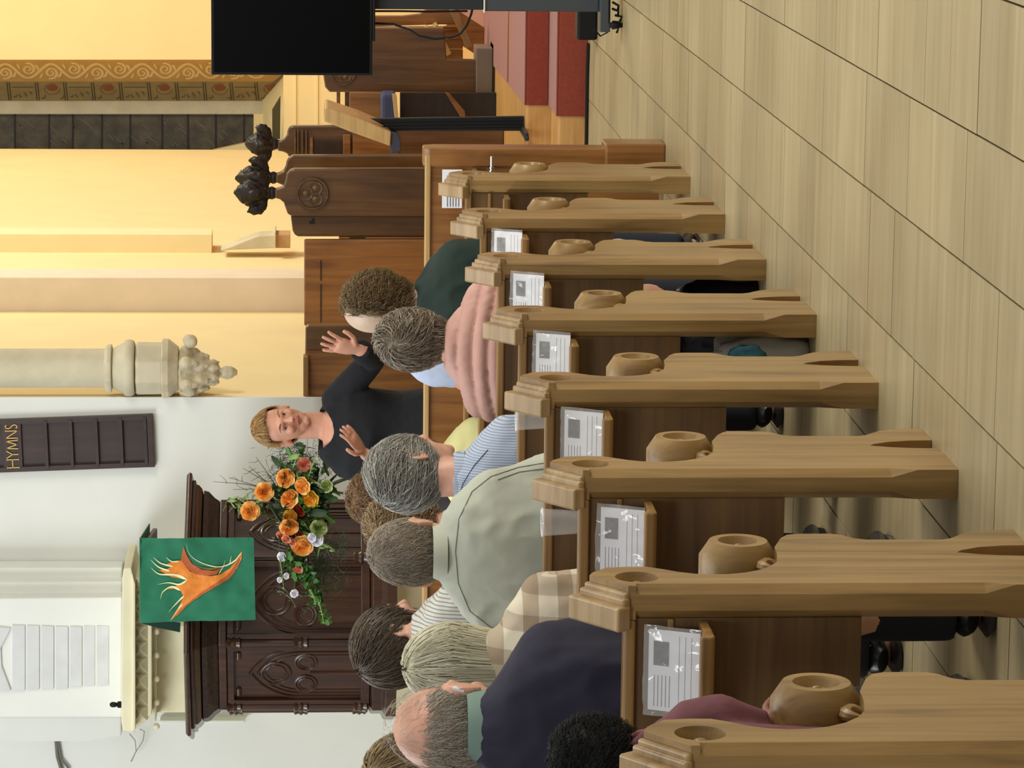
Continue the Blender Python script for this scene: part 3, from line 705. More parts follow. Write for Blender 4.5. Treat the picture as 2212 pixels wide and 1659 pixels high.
# ================================================================ PULPIT
PC = Vector((at(400, 1312, Y=15.6).x, 15.6, 0))
pul = empty('pulpit', PC, 'dark carved oak octagonal pulpit with pointed arches against the white wall', 'pulpit')
OCT = radians(22.5)+radians(18)
def pz(px, Y=15.1): return at(px, 1300, Y=Y).z
def oct_(mb, prof): mb.lathe(prof, (0,0,0), 8, ph=OCT)
b = MB(); oct_(b, [(.60, pz(412)), (.655, pz(410)), (.66, pz(404)), (.645, pz(398))]); b.build('desk_ledge', pulp, pul, bevel=.004)
b = MB(); oct_(b, [(.565, pz(434)), (.58, pz(432)), (.60, pz(424)), (.60, pz(420)), (.622, pz(418)), (.622, pz(411))]); b.build('cornice', pulp, pul, bevel=.004)
b = MB(); oct_(b, [(.52, pz(470)), (.535, pz(460)), (.565, pz(447)), (.572, pz(436))]); o = b.build('leaf_frieze', plain('carved_oak', (44,28,22), .45, var=.5, vs=40, bump=1.0, bs=45), pul)
RB_ = .515
b = MB(); oct_(b, [(RB_-.02, pz(845)), (RB_-.02, pz(470))]); b.build('body', pulp, pul)
b = MB(); oct_(b, [(RB_-.01, pz(490)), (RB_+.012, pz(488)), (RB_+.012, pz(472)), (RB_-.01, pz(470))]); b.build('upper_rail', pulp, pul, bevel=.004)
b = MB(); oct_(b, [(RB_-.03, pz(860)), (RB_+.05, pz(858)), (RB_+.05, pz(835)), (RB_+.02, pz(828)), (RB_+.02, pz(806)), (RB_-.01, pz(800))]); b.build('base_moulding', pulp, pul, bevel=.004)
b = MB(); oct_(b, [(.30, 0), (.30, .1), (.22, .15), (.22, .7), (.42, pz(862)), (.44, pz(858))]); b.build('stem', stone_g, pul, bevel=.006)
zt, zb = pz(490), pz(800)
for k in range(8):
    a0, a1 = OCT+k*pi/4, OCT+(k+1)*pi/4; am = (a0+a1)/2
    nrm = Vector((cos(am), sin(am), 0)); u = Vector((-sin(am), cos(am), 0)); up = Vector((0,0,1))
    if nrm.y > .35: continue
    ap = (RB_-.02)*cos(pi/8); hw = (RB_-.02)*sin(pi/8)*.94
    def Q(s, z, d=0): return nrm*(ap+d)+u*s+up*z
    # frame stiles and rails
    b = MB()
    for s in (-1, 1): b.hull2([Q(s*hw, zb), Q(s*(hw-.026), zb), Q(s*(hw-.026), zt), Q(s*hw, zt)], [Q(s*hw, zb, .022), Q(s*(hw-.026), zb, .022), Q(s*(hw-.026), zt, .022), Q(s*hw, zt, .022)])
    for z0, z1 in ((zb, zb+.04), (zt-.03, zt)): b.hull2([Q(-hw, z0), Q(hw, z0), Q(hw, z1), Q(-hw, z1)], [Q(-hw, z0, .02), Q(hw, z0, .02), Q(hw, z1, .02), Q(-hw, z1, .02)])
    b.build('panel_frame', pulp, pul, bevel=.003)
    # pointed arch mouldings, nested
    b = MB(); W0 = hw-.03
    for q, (wd, th) in enumerate(((W0, .020), (W0-.022, .014), (W0-.042, .010))):
        zs = zb+(zt-zb)*.48; R_ = wd*1.75
        pts = [Q(-wd, zb+.04, .001)]+[Q(-wd+R_-R_*cos(t_), zs+R_*sin(t_), .001) for t_ in [math.acos(max(-1, 1-wd/R_))*i/9 for i in range(10)]]
        b.tube(pts, .009-.002*q, 6); b.tube([p-u*(2*(p.dot(u))) for p in pts], .009-.002*q, 6)
    for (s, z, r) in ((0, zb+(zt-zb)*.66, W0*.45), (-W0*.45, zb+(zt-zb)*.45, W0*.33), (W0*.45, zb+(zt-zb)*.45, W0*.33)):
        for rr_, tt in ((r, .007), (r*.7, .004)):
            b.tube([Q(s+rr_*cos(i*pi/9), z+rr_*sin(i*pi/9), .001) for i in range(19)], tt, 6)
    b.tube([Q(0, zb+.04, .001), Q(0, zb+(zt-zb)*.42, .001)], .010, 6)
    b.build('arch_tracery', pulp, pul, smooth=True)
    b = MB()
    for i in range(5):
        for s in (-1, 1): b.ell(Q(s*W0*(.85-.05*i), zt-.05-.0*i+(-.035*i)*0, .004), (.012,.012,.012), nu=8, nv=6)
    cpos = nrm*0+Vector((cos(a0), sin(a0), 0))*(RB_-.005)
    b.build('spandrel_leaf', pulp, pul, smooth=True)
    b = MB(); zm = pz(650)
    b.lathe([(.017, zb-.0), (.017, zt)], cpos, 12)
    for z in (zm, zb+.04, zt-.03): b.lathe([(.018, z-.035), (.028, z-.028), (.022, z-.012), (.03, z), (.022, z+.012), (.028, z+.028), (.018, z+.035)], cpos, 14)
    b.build('corner_shaft', pulp, pul, smooth=True)
# book rest on the pulpit + green fall
bt = at(303, 1253, Y=14.98); zr = bt.z
rest_ = empty('book_rest', Vector((bt.x, 15.12, pz(398))), 'small wooden book rest on the pulpit ledge under the green cloth', 'book rest')
b = MB(); b.prism([(-.14, zr-.012), (.16, zr-.045), (.16, zr-.065), (-.14, zr-.032)], 'x', bt.x-.17, bt.x+.17); b.v = [v-rest_.location for v in b.v]
b.v = [Vector((v.x, v.y+15.12, v.z)) for v in b.v]; b.build('board', pulp, rest_, bevel=.003)
b = MB(); b.lathe([(.07, 0), (.07, .02), (.03, .04), (.026, zr-.05-rest_.location.z)], (0, .03, 0), 14); b.build('pillar', pulp, rest_, smooth=True)
YB2 = 14.95
greenm = plain('green_cloth', (26,112,80), .85, var=.06, vs=14, bump=.25, bs=400, sheen=.2)
fall = empty('pulpit_fall', at(303, 1253, Y=YB2), 'green pulpit cloth embroidered with an orange and gold flame hanging on the pulpit front', 'cloth')
b = MB(); nx, nz = 26, 34; c4 = [at(*p, Y=YB2) for p in ((303,1345),(303,1163),(548,1161),(552,1339))]   # tl tr br bl
def wr(u, v): return -.0045*sin(3*pi*v+u*5)*(1-v*.2)+.010*noise.noise(Vector((u*5, v*7, 2)))+.007*noise.noise(Vector((u*14+3, v*10, 7)))
def fp(u, v, d=0):
    top = c4[0].lerp(c4[1], u); bot = c4[3].lerp(c4[2], u); p = top.lerp(bot, v); p = Vector(p); p.y += wr(u, v)-d; return p-fall.location
vs = []
for s in (0, -.003):
    for j in range(nz+1):
        for i in range(nx+1): vs.append(fp(i/nx, j/nz, s))
N_ = (nx+1)*(nz+1); fsx = []
for j in range(nz):
    for i in range(nx):
        q = (j*(nx+1)+i, j*(nx+1)+i+1, (j+1)*(nx+1)+i+1, (j+1)*(nx+1)+i); fsx += [q, tuple(N_+k for k in reversed(q))]
for i in range(nx): fsx += [(i+1, i, N_+i, N_+i+1), (nz*(nx+1)+i, nz*(nx+1)+i+1, N_+nz*(nx+1)+i+1, N_+nz*(nx+1)+i)]
for j in range(nz): fsx += [(j*(nx+1), (j+1)*(nx+1), N_+(j+1)*(nx+1), N_+j*(nx+1)), ((j+1)*(nx+1)+nx, j*(nx+1)+nx, N_+j*(nx+1)+nx, N_+(j+1)*(nx+1)+nx)]
b.add(vs, fsx)
b.build('hanging_panel', greenm, fall, smooth=True)
b = MB(); tl_, tr_ = c4[0]-fall.location, c4[1]-fall.location
b.hull2([tl_+Vector((0,0,0)), tr_, tr_+Vector((0,.30,-.03)), tl_+Vector((0,.30,-.03))], [tl_+Vector((0,.002,.004)), tr_+Vector((0,.002,.004)), tr_+Vector((0,.30,-.026)), tl_+Vector((0,.30,-.026))]); b.build('top_flap', greenm, fall)
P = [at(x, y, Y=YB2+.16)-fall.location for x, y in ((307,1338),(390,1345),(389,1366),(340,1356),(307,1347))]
b = MB(); b.slab(P, (0,.004,0)); b.build('rear_flap', plain('green_cloth_shaded', (14,52,38), .9), fall)  # same green cloth darkened, shade of the return side in its colour
# embroidery: flat appliqué following the cloth
def cuv(cx_, cy_):   # crop coordinates -> (u,v) on the cloth
    px, py = cx_/2.866, 1080+cy_/2.866
    v = (px-303)/247.0; u = 1-(py-(1162))/181.0; return u, v
def appl(pts, d, name, mat):
    """closed filled shape, triangulated finely so that it follows the wrinkles."""
    uv = [cuv(*p) for p in pts]; bm = bmesh.new(); vs = [bm.verts.new((u, v, 0)) for u, v in uv]; bm.faces.new(vs)
    for k in range(36):
        for ax in (0, 1):
            n_ = [0,0,0]; n_[ax] = 1; pl = [0,0,0]; pl[ax] = k/36
            bmesh.ops.bisect_plane(bm, geom=bm.verts[:]+bm.edges[:]+bm.faces[:], plane_co=pl, plane_no=n_)
    bmesh.ops.triangulate(bm, faces=bm.faces)
    for v in bm.verts: p = fp(v.co.x, v.co.y, d+.003); v.co = p
    me = bpy.data.meshes.new(name); bm.to_mesh(me); bm.free(); me.materials.append(mat); return link(name, me, fall)
def stroke(pts, wmax, d, name, mat, head=.15):
    k = 14; out = []
    for i in range(k+1):    # catmull sampling
        t = i/k*(len(pts)-1); j = min(int(t), len(pts)-2); f_ = t-j
        p0, p1, p2, p3 = [Vector(pts[max(0, min(len(pts)-1, j+q))]) for q in (-1,0,1,2)]
        out.append(.5*((2*p1)+(p2-p0)*f_+(2*p0-5*p1+4*p2-p3)*f_*f_+(3*p1-p0-3*p2+p3)*f_**3))
    L_, R_ = [], []
    for i, p in enumerate(out):
        t = (out[min(i+1,k)]-out[max(i-1,0)]).normalized(); n_ = Vector((-t.y, t.x)); s = i/k; w2 = wmax*(min(1, s/ (1-head)) if s < 1-head else (1-s)/head)
        L_.append(p+n_*w2/2); R_.append(p-n_*w2/2)
    return appl([tuple(p) for p in L_]+[tuple(p) for p in reversed(R_)], d, name, mat)
or1 = plain('orange_applique', (222,130,40), .7, var=.15, vs=30); or2 = plain('dark_orange_applique', (176,88,40), .75, var=.15, vs=30); or3 = plain('pale_gold_thread', (236,226,170), .6); or4 = plain('brown_green_applique', (112,92,40), .8)
appl([(1085,372),(1120,372),(1140,400),(1175,440),(1230,462),(1300,470),(1365,462),(1420,430),(1470,375),(1502,318),(1498,365),(1470,425),(1425,478),(1350,520),(1290,560),(1215,605),(1160,650),(1105,705),(1052,745),(1078,700),(1112,650),(1135,600),(1118,560),(1075,548),(1040,552),(1090,528),(1130,510),(1150,494),(1120,484),(1065,478),(1010,445),(985,430),(1030,425),(1060,410),(1030,395),(1060,382)], .001, 'flame_body', or1)
appl([(1138,283),(1158,340),(1190,395),(1250,430),(1320,438),(1370,425),(1340,460),(1280,468),(1210,458),(1160,425),(1120,372),(1128,330)], .0016, 'flame_shadow', or2)
stroke([(1052,745),(1110,690),(1180,628),(1260,572),(1350,515),(1430,465),(1502,330)], 26, .0018, 'flame_shadow', or2)
stroke([(1175,380),(1240,415),(1310,425),(1390,412)], 16, .002, 'flame_line', or4)
for pts, w_ in (([(1155,255),(1168,320),(1215,370),(1300,405),(1385,412),(1455,380),(1503,318)], 9), ([(932,365),(985,412),(1055,438)], 13), ([(948,350),(1000,388),(1075,410)], 12), ([(1028,348),(1062,376),(1110,378)], 12),
    ([(933,412),(985,455),(1080,462),(1165,492)], 17), ([(972,520),(1045,510),(1110,520),(1160,492)], 14), ([(992,612),(1010,562),(1065,536),(1120,560)], 14), ([(1040,692),(1085,645),(1140,590)], 11), ([(1058,742),(1092,690),(1130,640)], 9),
    ([(1395,372),(1385,410),(1355,460)], 6), ([(1435,345),(1425,400)], 5)):
    stroke(pts, w_, .0026, 'flame_tongue', or3)
# ================================================================ HYMN BOARD
hb = at(332, 953, Y=16.54); HW = 120*16.54/FPX/2*.985; HB_ = empty('hymn_board', Vector((hb.x, 16.58, hb.z)), 'dark oak hymn board lettered HYMNS with empty number rails on the white wall', 'hymn board')
HB_.rotation_euler = (0, -.036, 0); k_ = 16.54/FPX; HH = 356*k_
def hz(px): return (332-px)*k_
b = MB(); b.box(-HW, HW, -.012, 0, 0, HH); b.build('backboard', hymn, HB_)
b = MB()
for x0, x1 in ((-HW, -HW+.026), (HW-.026, HW)): b.box(x0, x1, -.030, -.010, 0, HH)
b.box(-HW, HW, -.032, -.010, 0, .03); b.box(-HW, HW, -.030, -.010, HH-.03, HH); b.build('frame', hymn, HB_, bevel=.003)
b = MB(); b.box(-HW+.02, HW-.02, -.027, -.010, hz(44), hz(2)); b.build('title_panel', hymn, HB_, bevel=.002)
for x in (97, 152, 207, 261, 314): b = MB(); b.box(-HW+.012, HW-.012, -.034, -.012, hz(x+4), hz(x-4)); b.build('number_rail', hymn, HB_, bevel=.002)
b = MB(); z0, z1 = hz(36), hz(10); h = z1-z0
gl = {'H': (.040, [[(0,0),(0,1)],[(1,0),(1,1)],[(0,.52),(1,.52)]]), 'Y': (.036, [[(0,1),(.5,.5)],[(1,1),(.5,.5)],[(.5,.5),(.5,0)]]), 'M': (.046, [[(.05,0),(.12,1)],[(.12,1),(.5,.1)],[(.5,.1),(.88,1)],[(.88,1),(.98,0)]]),
      'N': (.040, [[(.05,0),(.05,1)],[(.05,1),(.95,0)],[(.95,0),(.95,1)]]), 'S': (.022, [[(.95,.88),(.6,1),(.2,.92),(.08,.74),(.3,.56),(.7,.44),(.95,.26),(.8,.06),(.4,0),(.05,.12)]])}
x = -HW+.024
for ch in 'HYMNS':
    wd, ss = gl[ch]
    for s in ss: b.strip([(x+p[0]*wd, -.033, z0+p[1]*h) for p in s], .0048 if ch != 'S' else .005, (0,-1,0), .0015)
    if ch in 'HN':
        for xx in (0, 1):
            for zz_ in ((0, 1) if ch == 'H' else ((0,) if xx == 0 else (1,))): b.strip([(x+xx*wd-.006, -.033, z0+zz_*h), (x+xx*wd+.006, -.033, z0+zz_*h)], .002, (0,-1,0), .0015)
    x += wd+.008
b.build('lettering', gold, HB_)
# ================================================================ WHITE PIER WITH CORNICE, LEFT
YP = 16.25
def pl(pts, Y, d, name, mat, root=None, bevel=.005):
    return obj_poly(name, pts, Y, d, mat, root, bevel)
pier = empty('white_pier', Vector((at(200, 1420, Y=YP).x, YP, 0)), 'white painted pier of stone blocks behind the pulpit, yellowish below its cornice', 'pier')
pl([(-60,1293),(-60,1550),(264,1550),(264,1290)], YP, .325, 'pier_block', white_w, pier, .008)
pl([(-60,1226),(-60,1258),(264,1258),(264,1226)], YP+.18, .145, 'respond', white_w, pier, .008)
pl([(-60,1258),(-60,1293),(264,1290),(264,1256)], YP+.10, .225, 'respond', white_w, pier, .008)
for x0, x1 in ((25,55),(57,86),(88,117),(119,148),(150,178),(180,206),(208,236)):
    ya, yb = 1352+(x1 % 5)-2, 1492-(x0-25)*.06+(x0 % 3)
    P = [(x0+.7,ya),(x1-.7,ya+1),(x1-.7,yb-1),(x0+.7,yb)]; pl(P, YP-.008 if x0 < 179 else YP-.004, .02, 'stone_block', stone_w, pier, .003)
pl([(-30,1352),(24,1357),(2,1400),(4,1440),(24,1492),(-30,1492)], YP-.012, .02, 'stone_block', stone_w, pier, .004)
pl([(336,1352),(336,1540),(1290,1540),(1290,1352)], YP-.02, .345, 'lower_pillar', stone_y, pier, .01)
pl([(336,1215),(336,1352),(1290,1352),(1290,1215)], YP+.04, .285, 'lower_pillar', stone_y, pier, .01)
cor = empty('cornice', Vector((at(290, 1420, Y=YP-.1).x, YP-.1, at(335, 1420, Y=YP-.1).z)), 'cream stone cornice with pyramid teeth and round studs above the pulpit', 'cornice')
pl([(264,1250),(267,1228),(284,1226),(290,1262),(290,1582),(266,1579),(262,1560)], YP-.30, .5, 'top_slab', stone_y, cor, .006)
pl([(286,1240),(292,1262),(292,1578),(286,1578)], YP-.31, .5, 'fillet', stone_y, cor, .003)
pl([(291,1245),(322,1262),(322,1552),(291,1576)], YP-.20, .42, 'bed_mould', stone_y, cor, .006)
pl([(319,1250),(328,1262),(328,1545),(319,1548)], YP-.22, .42, 'astragal', stone_y, cor, .006)
pl([(328,1250),(337,1262),(337,1560),(330,1556)], YP-.14, .36, 'neck', stone_y, cor, .006)
for k in range(9):
    yc = 1262+k*35; b = MB()
    P = pol([(292,yc-15),(292,yc+15),(318,yc+15),(318,yc-15)], YP-.205); apx = at(303, yc, Y=YP-.255)
    b.add(P+[apx], [(0,1,2,3),(0,1,4),(1,2,4),(2,3,4),(3,0,4)]); b.v = [v-cor.location for v in b.v]; b.build('pyramid_tooth', stone_y, cor)
for k in range(6):
    b = MB(); b.ell(at(338, 1314+k*51, Y=YP-.16), (.016,.016,.016), nu=12, nv=8); b.v = [v-cor.location for v in b.v]; b.build('round_stud', stone_y, cor, smooth=True)
sp = at(264, 1522, Y=YP-.2); b = MB(); b.lathe([(.012,-.004),(.016,.0),(.017,.02),(.009,.026),(.013,.034),(.014,.05),(.006,.06)], sp, 12)
tag(b.build('small_spotlight', black, loc=sp, smooth=True), 'tiny black fitting standing on the cream cornice', 'fitting')
b = MB(); b.tube([at(x, y, Y=16.57) for x, y in ((126,1548),(122,1570),(121,1600),(124,1635),(133,1665))], .009, 8); b.tube([at(x, y, Y=16.57) for x, y in ((131,1550),(127,1575),(126,1605),(132,1640),(150,1662))], .006, 8)
tag(b.build('wall_cable', plain('grey_cable', (110,108,100), .6), smooth=True), 'grey pipe-like cable on the white wall beyond the pier', 'cable')
b = MB(); b.tube([at(x, y, Y=16.5) for x, y in ((302,1575),(312,1580),(309,1600),(293,1625),(284,1645))], .0025, 6); b.tube([at(x, y, Y=16.5) for x, y in ((280,1585),(292,1600),(294,1622),(283,1645))], .0025, 6)
tag(b.build('thin_wire', plain('pale_wire', (150,150,142), .6), smooth=True), 'thin pale wire looping below the end of the cream cornice', 'wire')
b = MB(); b.slab(pol([(-60,1548),(-60,1602),(190,1602),(262,1590),(262,1548)], 16.42), (0,.2,0)); b.slab(pol([(345,1556),(530,1556),(530,1562),(345,1566)], 16.5), (0,.1,0))
tag(b.build('wall_respond', white_w, bevel=.01), kind='structure').name = 'trim_5'
# ================================================================ FLOWERS
FY = 14.62
fc = at(620, 1140, Y=FY); fl_ = empty('flower_arrangement', Vector((fc.x, FY+.1, 0)), 'tall arrangement of orange roses and trailing ivy in front of the pulpit', 'flowers')
def FB(mb, name, mat, smooth=True, **k): mb.v = [v-fl_.location for v in mb.v]; return mb.build(name, mat, fl_, smooth=smooth, **k)
b = MB(); b.lathe([(.17, 0), (.17, .02), (.03, .05), (.018, .08), (.018, .80), (.03, .84), (.07, .88), (.085, .95), (.08, .95)], (fc.x, FY+.1, 0), 18); FB(b, 'pedestal', dgreym)
def rose_mesh(name, mat, seed):
    r_ = random.Random(seed); b = MB()
    for ring, (n, R, h, op) in enumerate(((3, .009, .022, .1), (4, .016, .021, .2), (5, .024, .017, .4), (6, .031, .010, .7), (7, .039, .000, 1.0))):
        for k in range(n):
            a = 2*pi*k/n+ring*.6+r_.uniform(-.15,.15); b.cc = r_.uniform(.25, .6)+.12*(ring > 2); vs = []
            for j in range(4):
                v = j/3
                for i in range(5):
                    u = (i/4-.5)*2; an = a+u*(1.0 if ring < 2 else .62)*(1-.25*v*v)
                    rr_ = R*(.35+.65*v**.7)+(.006*op*v*v)-.003*abs(u)*v; z = -.022+(h+.022)*v-.010*op*(v**3)*(1-abs(u)*.4)+.002*r_.uniform(-1,1)*v
                    vs.append((rr_*cos(an), rr_*sin(an), z))
            b.add(vs, [(j*5+i, j*5+i+1, (j+1)*5+i+1, (j+1)*5+i) for j in range(3) for i in range(4)])
    b.ell((0,0,-.016), (.02,.02,.014), nu=10, nv=6)
    return b.mesh(name, mat, True)
def petal_mat(n, c1, c2):
    M = Mat(n); a = M.N('ShaderNodeAttribute'); a.attribute_name = 'tone'; M.L(M.ramp(a.outputs['Fac'], [(.3, srgb(*c1)), (.7, srgb(*c2))]), M.b.inputs['Base Color']); M.b.inputs['Roughness'].default_value = .6
    M.b.inputs['Subsurface Weight'].default_value = .0; return M.m
RO = [rose_mesh('rose', petal_mat('orange_petals', (238,150,50), (255,212,124)), s) for s in (1,2,3)]
RY = rose_mesh('rose', petal_mat('yellow_petals', (236,170,40), (255,214,90)), 4); RR = rose_mesh('rose', petal_mat('red_petals', (196,52,30), (220,90,60)), 5)
RP = rose_mesh('rose', petal_mat('peach_petals', (222,130,96), (240,170,140)), 6); RG = rose_mesh('rose', petal_mat('green_petals', (120,150,70), (200,210,140)), 7); RW = rose_mesh('rose', petal_mat('white_petals', (222,222,230), (246,246,250)), 8)
def z9(x, y): return 460+x/3.456, 900+y/3.456
rs = [(278,705,RO[0],1.0),(385,562,RO[1],1.0),(538,458,RO[2],1.0),(660,520,RO[0],.95),(563,612,RO[1],1.05),(720,620,RY,.95),(573,748,RY,.75),(568,832,RO[2],1.0),(665,972,RO[0],1.15),
      (635,710,RR,.7),(680,360,RP,.75),(545,920,RP,.5),(500,885,RP,.4),(592,945,RP,.4),(628,1138,RP,.6),(640,880,RR,.5),(510,1048,RW,.5),(770,918,RW,.75),(735,905,RW,.5),(605,1320,RW,.45),(495,1220,RW,.3),(790,832,RG,.9),(545,1190,RW,.35),(845,520,RG,.7)]
rr = random.Random(8)
for i, (x, y, me, s) in enumerate(rs):
    o = link('rose', me, fl_); px, py = z9(x, y); p = at(px, py, Y=FY-.05+rr.uniform(-.03,.03)); o.location = p-fl_.location; o.scale = (s,)*3
    o.rotation_euler = (radians(rr.uniform(55, 95)), rr.uniform(0,6)*0, rr.uniform(-.5,.5))
    b = MB(); q = Vector((fc.x+rr.uniform(-.04,.04), FY+.08, fc.z-.12)); b.tube([p+Vector((0,.02,0)), (p+q)/2+Vector((0,.03,.03)), q], .0028, 5); FB(b, 'stem', plain('stem_green', (74,96,44), .6) if i == 0 else bpy.data.materials['stem_green'])
def leaf_mesh(name, mat, L, W_, lobes=False):
    b = MB(); vs = []; n = 6
    for j in range(n+1):
        v = j/n; wd = W_*sin(pi*min(1, v*.93+.05))**.8*(1+(.35*cos(5*pi*v) if lobes else 0)); 
        for s in (-1, 0, 1): vs.append((s*wd/2, v*L, -.12*L*v*v+(.08*W_ if s == 0 else .16*W_)*(-1 if s == 0 else 1)))
    b.add(vs, [(3*j+i, 3*j+i+1, 3*j+i+4, 3*j+i+3) for j in range(n) for i in range(2)]); return b.mesh(name, mat, True)
gm = [plain('leaf_green', (70,118,48), .45, var=.35, vs=12), plain('leaf_pale_green', (128,156,84), .5, var=.3, vs=12), plain('leaf_dark_green', (40,66,30), .5, var=.35, vs=12)]
LF = [leaf_mesh('leaf', gm[0], .055, .045, True), leaf_mesh('leaf', gm[1], .06, .016), leaf_mesh('leaf', gm[2], .07, .03), leaf_mesh('leaf', gm[0], .045, .036, True)]
def put_leaf(me, p, dirx, dirz, s):
    o = link('leaf', me, fl_); d = Vector((dirx, rr.uniform(-.6,-.1), dirz)).normalized(); o.rotation_euler = d.to_track_quat('Y', 'Z').to_euler(); o.rotation_euler.rotate_axis('Y', rr.uniform(-.8,.8)); o.location = p-fl_.location; o.scale = (s,)*3
for k in range(295):
    t_ = rr.random()
    if t_ < .34:   # trailing ivy
        a = rr.random(); x, y = 600+250*a+rr.uniform(-70,70)*(1-a*.7), 1010+530*a+rr.uniform(-20,20); me = LF[0] if rr.random() < .6 else LF[3]; s = .9-.35*a
    elif t_ < .85: x, y = rr.gauss(640, 105), rr.gauss(600, 170); me = LF[rr.choice([1,2,2,3])]; s = rr.uniform(1.0,1.6)
    else: x, y = rr.uniform(100, 420), 590+rr.gauss(40, 35); me = LF[1]; s = rr.uniform(.5,.8)
    px, py = z9(x, y); put_leaf(me, at(px, py, Y=FY+rr.uniform(-.03,.06)), rr.uniform(-1,1), rr.uniform(-1,.6), s)
# twigs, fine ferns
b = MB()
def twig(x0, y0, x1, y1, r, depth=0):
    P0 = at(*z9(x0, y0), Y=FY+.05); P1 = at(*z9(x1, y1), Y=FY+.03); M_ = (P0+P1)/2+Vector((rr.uniform(-.012,.012), 0, rr.uniform(-.012,.012)))
    b.tube([P0, M_, P1], [r, r*.8, r*.4], 5)
    if depth:
        for q in range(3):
            t = rr.uniform(.3,.9); xa, ya = x0+(x1-x0)*t, y0+(y1-y0)*t; twig(xa, ya, xa+rr.uniform(-90,10), ya+rr.uniform(-70,50), r*.6, depth-1)
for e in ((330,545,120,455),(340,470,225,385),(345,480,320,300),(330,548,150,545),(160,545,0,485),(330,500,270,370),(640,200,500,260),(560,520,500,1335)): twig(500, 560, *e[2:], .0022, 1)
FB(b, 'bare_twig', plain('twig_brown', (84,80,66), .7))
b = MB()
for k in range(2200):
    t_ = rr.random()
    if t_ < .30: x, y = rr.gauss(640,100), rr.gauss(400,130)
    elif t_ < .62: x, y = rr.gauss(620,110), rr.gauss(640,180)
    elif t_ < .80: x, y = rr.uniform(740,1000), rr.uniform(850,1300)
    else: x, y = rr.gauss(780,60), rr.gauss(1150,130)
    p = at(*z9(x, y), Y=FY+rr.uniform(.02,.12)); d = Vector((rr.uniform(-1,1), rr.uniform(-.3,.3), rr.uniform(-1,1))).normalized()*rr.uniform(.02,.05)
    b.tube([p, p+d*.5+Vector((0,0,.003)), p+d], [.0012,.0010,.0004], 3)
for k in range(60):     # gladiolus-like pale buds
    x = rr.choice([600, 720, 760])+rr.uniform(-12,12); y = rr.uniform(300,470); p = at(*z9(x, y), Y=FY-.02); b.cc = .5; b.ell(p, (.004,.004,.008), nu=6, nv=4)
o = FB(b, 'fern_fronds', gm[2]); o['kind'] = 'stuff'
b = MB()
for (x0, y0, x1, y1, r) in ((600,380,640,290,.0035),(710,470,770,300,.0035),(500,1060,530,1300,.003),(760,950,910,995,.006),(720,1290,770,1400,.003),(790,1380,830,1550,.003),(545,1330,620,1420,.0012),(480,1310,550,1335,.0012)):
    P0 = at(*z9(x0, y0), Y=FY-.04); P1 = at(*z9(x1, y1), Y=FY-.05); b.tube([P0, (P0+P1)/2+Vector((.01,0,0)), P1], [r, r*.9, r*.3], 6)
    for q in range(4): c_ = P0.lerp(P1, (q+.5)/4); b.ell(c_+Vector((.006*(-1)**q,0,0)), (r*1.2, r*1.2, r*2.2), nu=6, nv=4)
o = FB(b, 'pale_bud_stem', gm[1]); o['kind'] = 'stuff'
# ================================================================ PEOPLE
def mix2(n, c1, c2, fac): pass
skin_m = plain('skin', (206,150,124), .55, var=.10, vs=22); skin_m.node_tree.nodes['Principled BSDF'].inputs['Subsurface Weight'].default_value = .08
skin_r = plain('ruddy_skin', (212,160,136), .5, var=.14, vs=20)
skin_p = plain('pale_scalp', (208,180,154), .5, var=.08, vs=14)
trousers_m = plain('navy_trousers', (26,32,46), .85, var=.1); trousers_b = plain('brown_trousers', (60,52,44), .85); shoe_m = plain('dark_shoe', (22,24,26), .35)
def hair_mat(name, c1, c2, c3, rough=.42):
    M = Mat(name); a = M.N('ShaderNodeAttribute'); a.attribute_name = 'tone'
    M.L(M.ramp(a.outputs['Fac'], [(.1, srgb(*c1)), (.5, srgb(*c2)), (.9, srgb(*c3))]), M.b.inputs['Base Color']); M.b.inputs['Roughness'].default_value = rough
    M.b.inputs['Specular IOR Level'].default_value = .35; return M.m
def head_shapes(b, hc, R, female=False, ears=True, s=1.0):
    """skull, face, ears; R maps the head frame (x right, y forward, z up) to the world."""
    def P(x, y, z): return hc+R @ Vector((x*s, y*s, z*s))
    b.ell(P(0, -.012, .022), (.076*s, .096*s, .098*s), R, 24, 16)
    b.ell(P(0, .022, -.012), (.068*s, .072*s, .092*s), R, 20, 14)
    b.ell(P(0, .042, -.066), (.044*s, .046*s, .046*s), R, 16, 10)          # jaw
    b.ell(P(0, .072, -.092), (.020*s, .018*s, .018*s), R, 12, 8)           # chin
    b.ell(P(0, .088, .018), (.045*s, .016*s, .014*s), R, 12, 8)            # brow
    b.tube([P(0, .092, .012), P(0, .104, -.010), P(0, .114, -.026), P(0, .100, -.034)], [.008*s, .010*s, .014*s, .010*s], 10)
    for q in (-1, 1):
        b.ell(P(q*.036, .076, -.022), (.020*s, .016*s, .020*s), R, 12, 8)  # cheek
        if ears:
            b.ell(P(q*.078, -.004, -.006), (.009*s, .019*s, .030*s), R, 12, 10)
            b.tube([P(q*(.082+.006*sin(t)), -.006-.017*sin(t*.95), -.006+.031*cos(t)) for t in [k*.33 for k in range(11)]], [.004*s]+[.0055*s]*9+[.004*s], 6)
            b.tube([P(q*(.082+.006*sin(t)), -.002+.012*sin(t), .000+.028*cos(t)) for t in [k*.3 for k in range(5)]], .0045*s, 6)
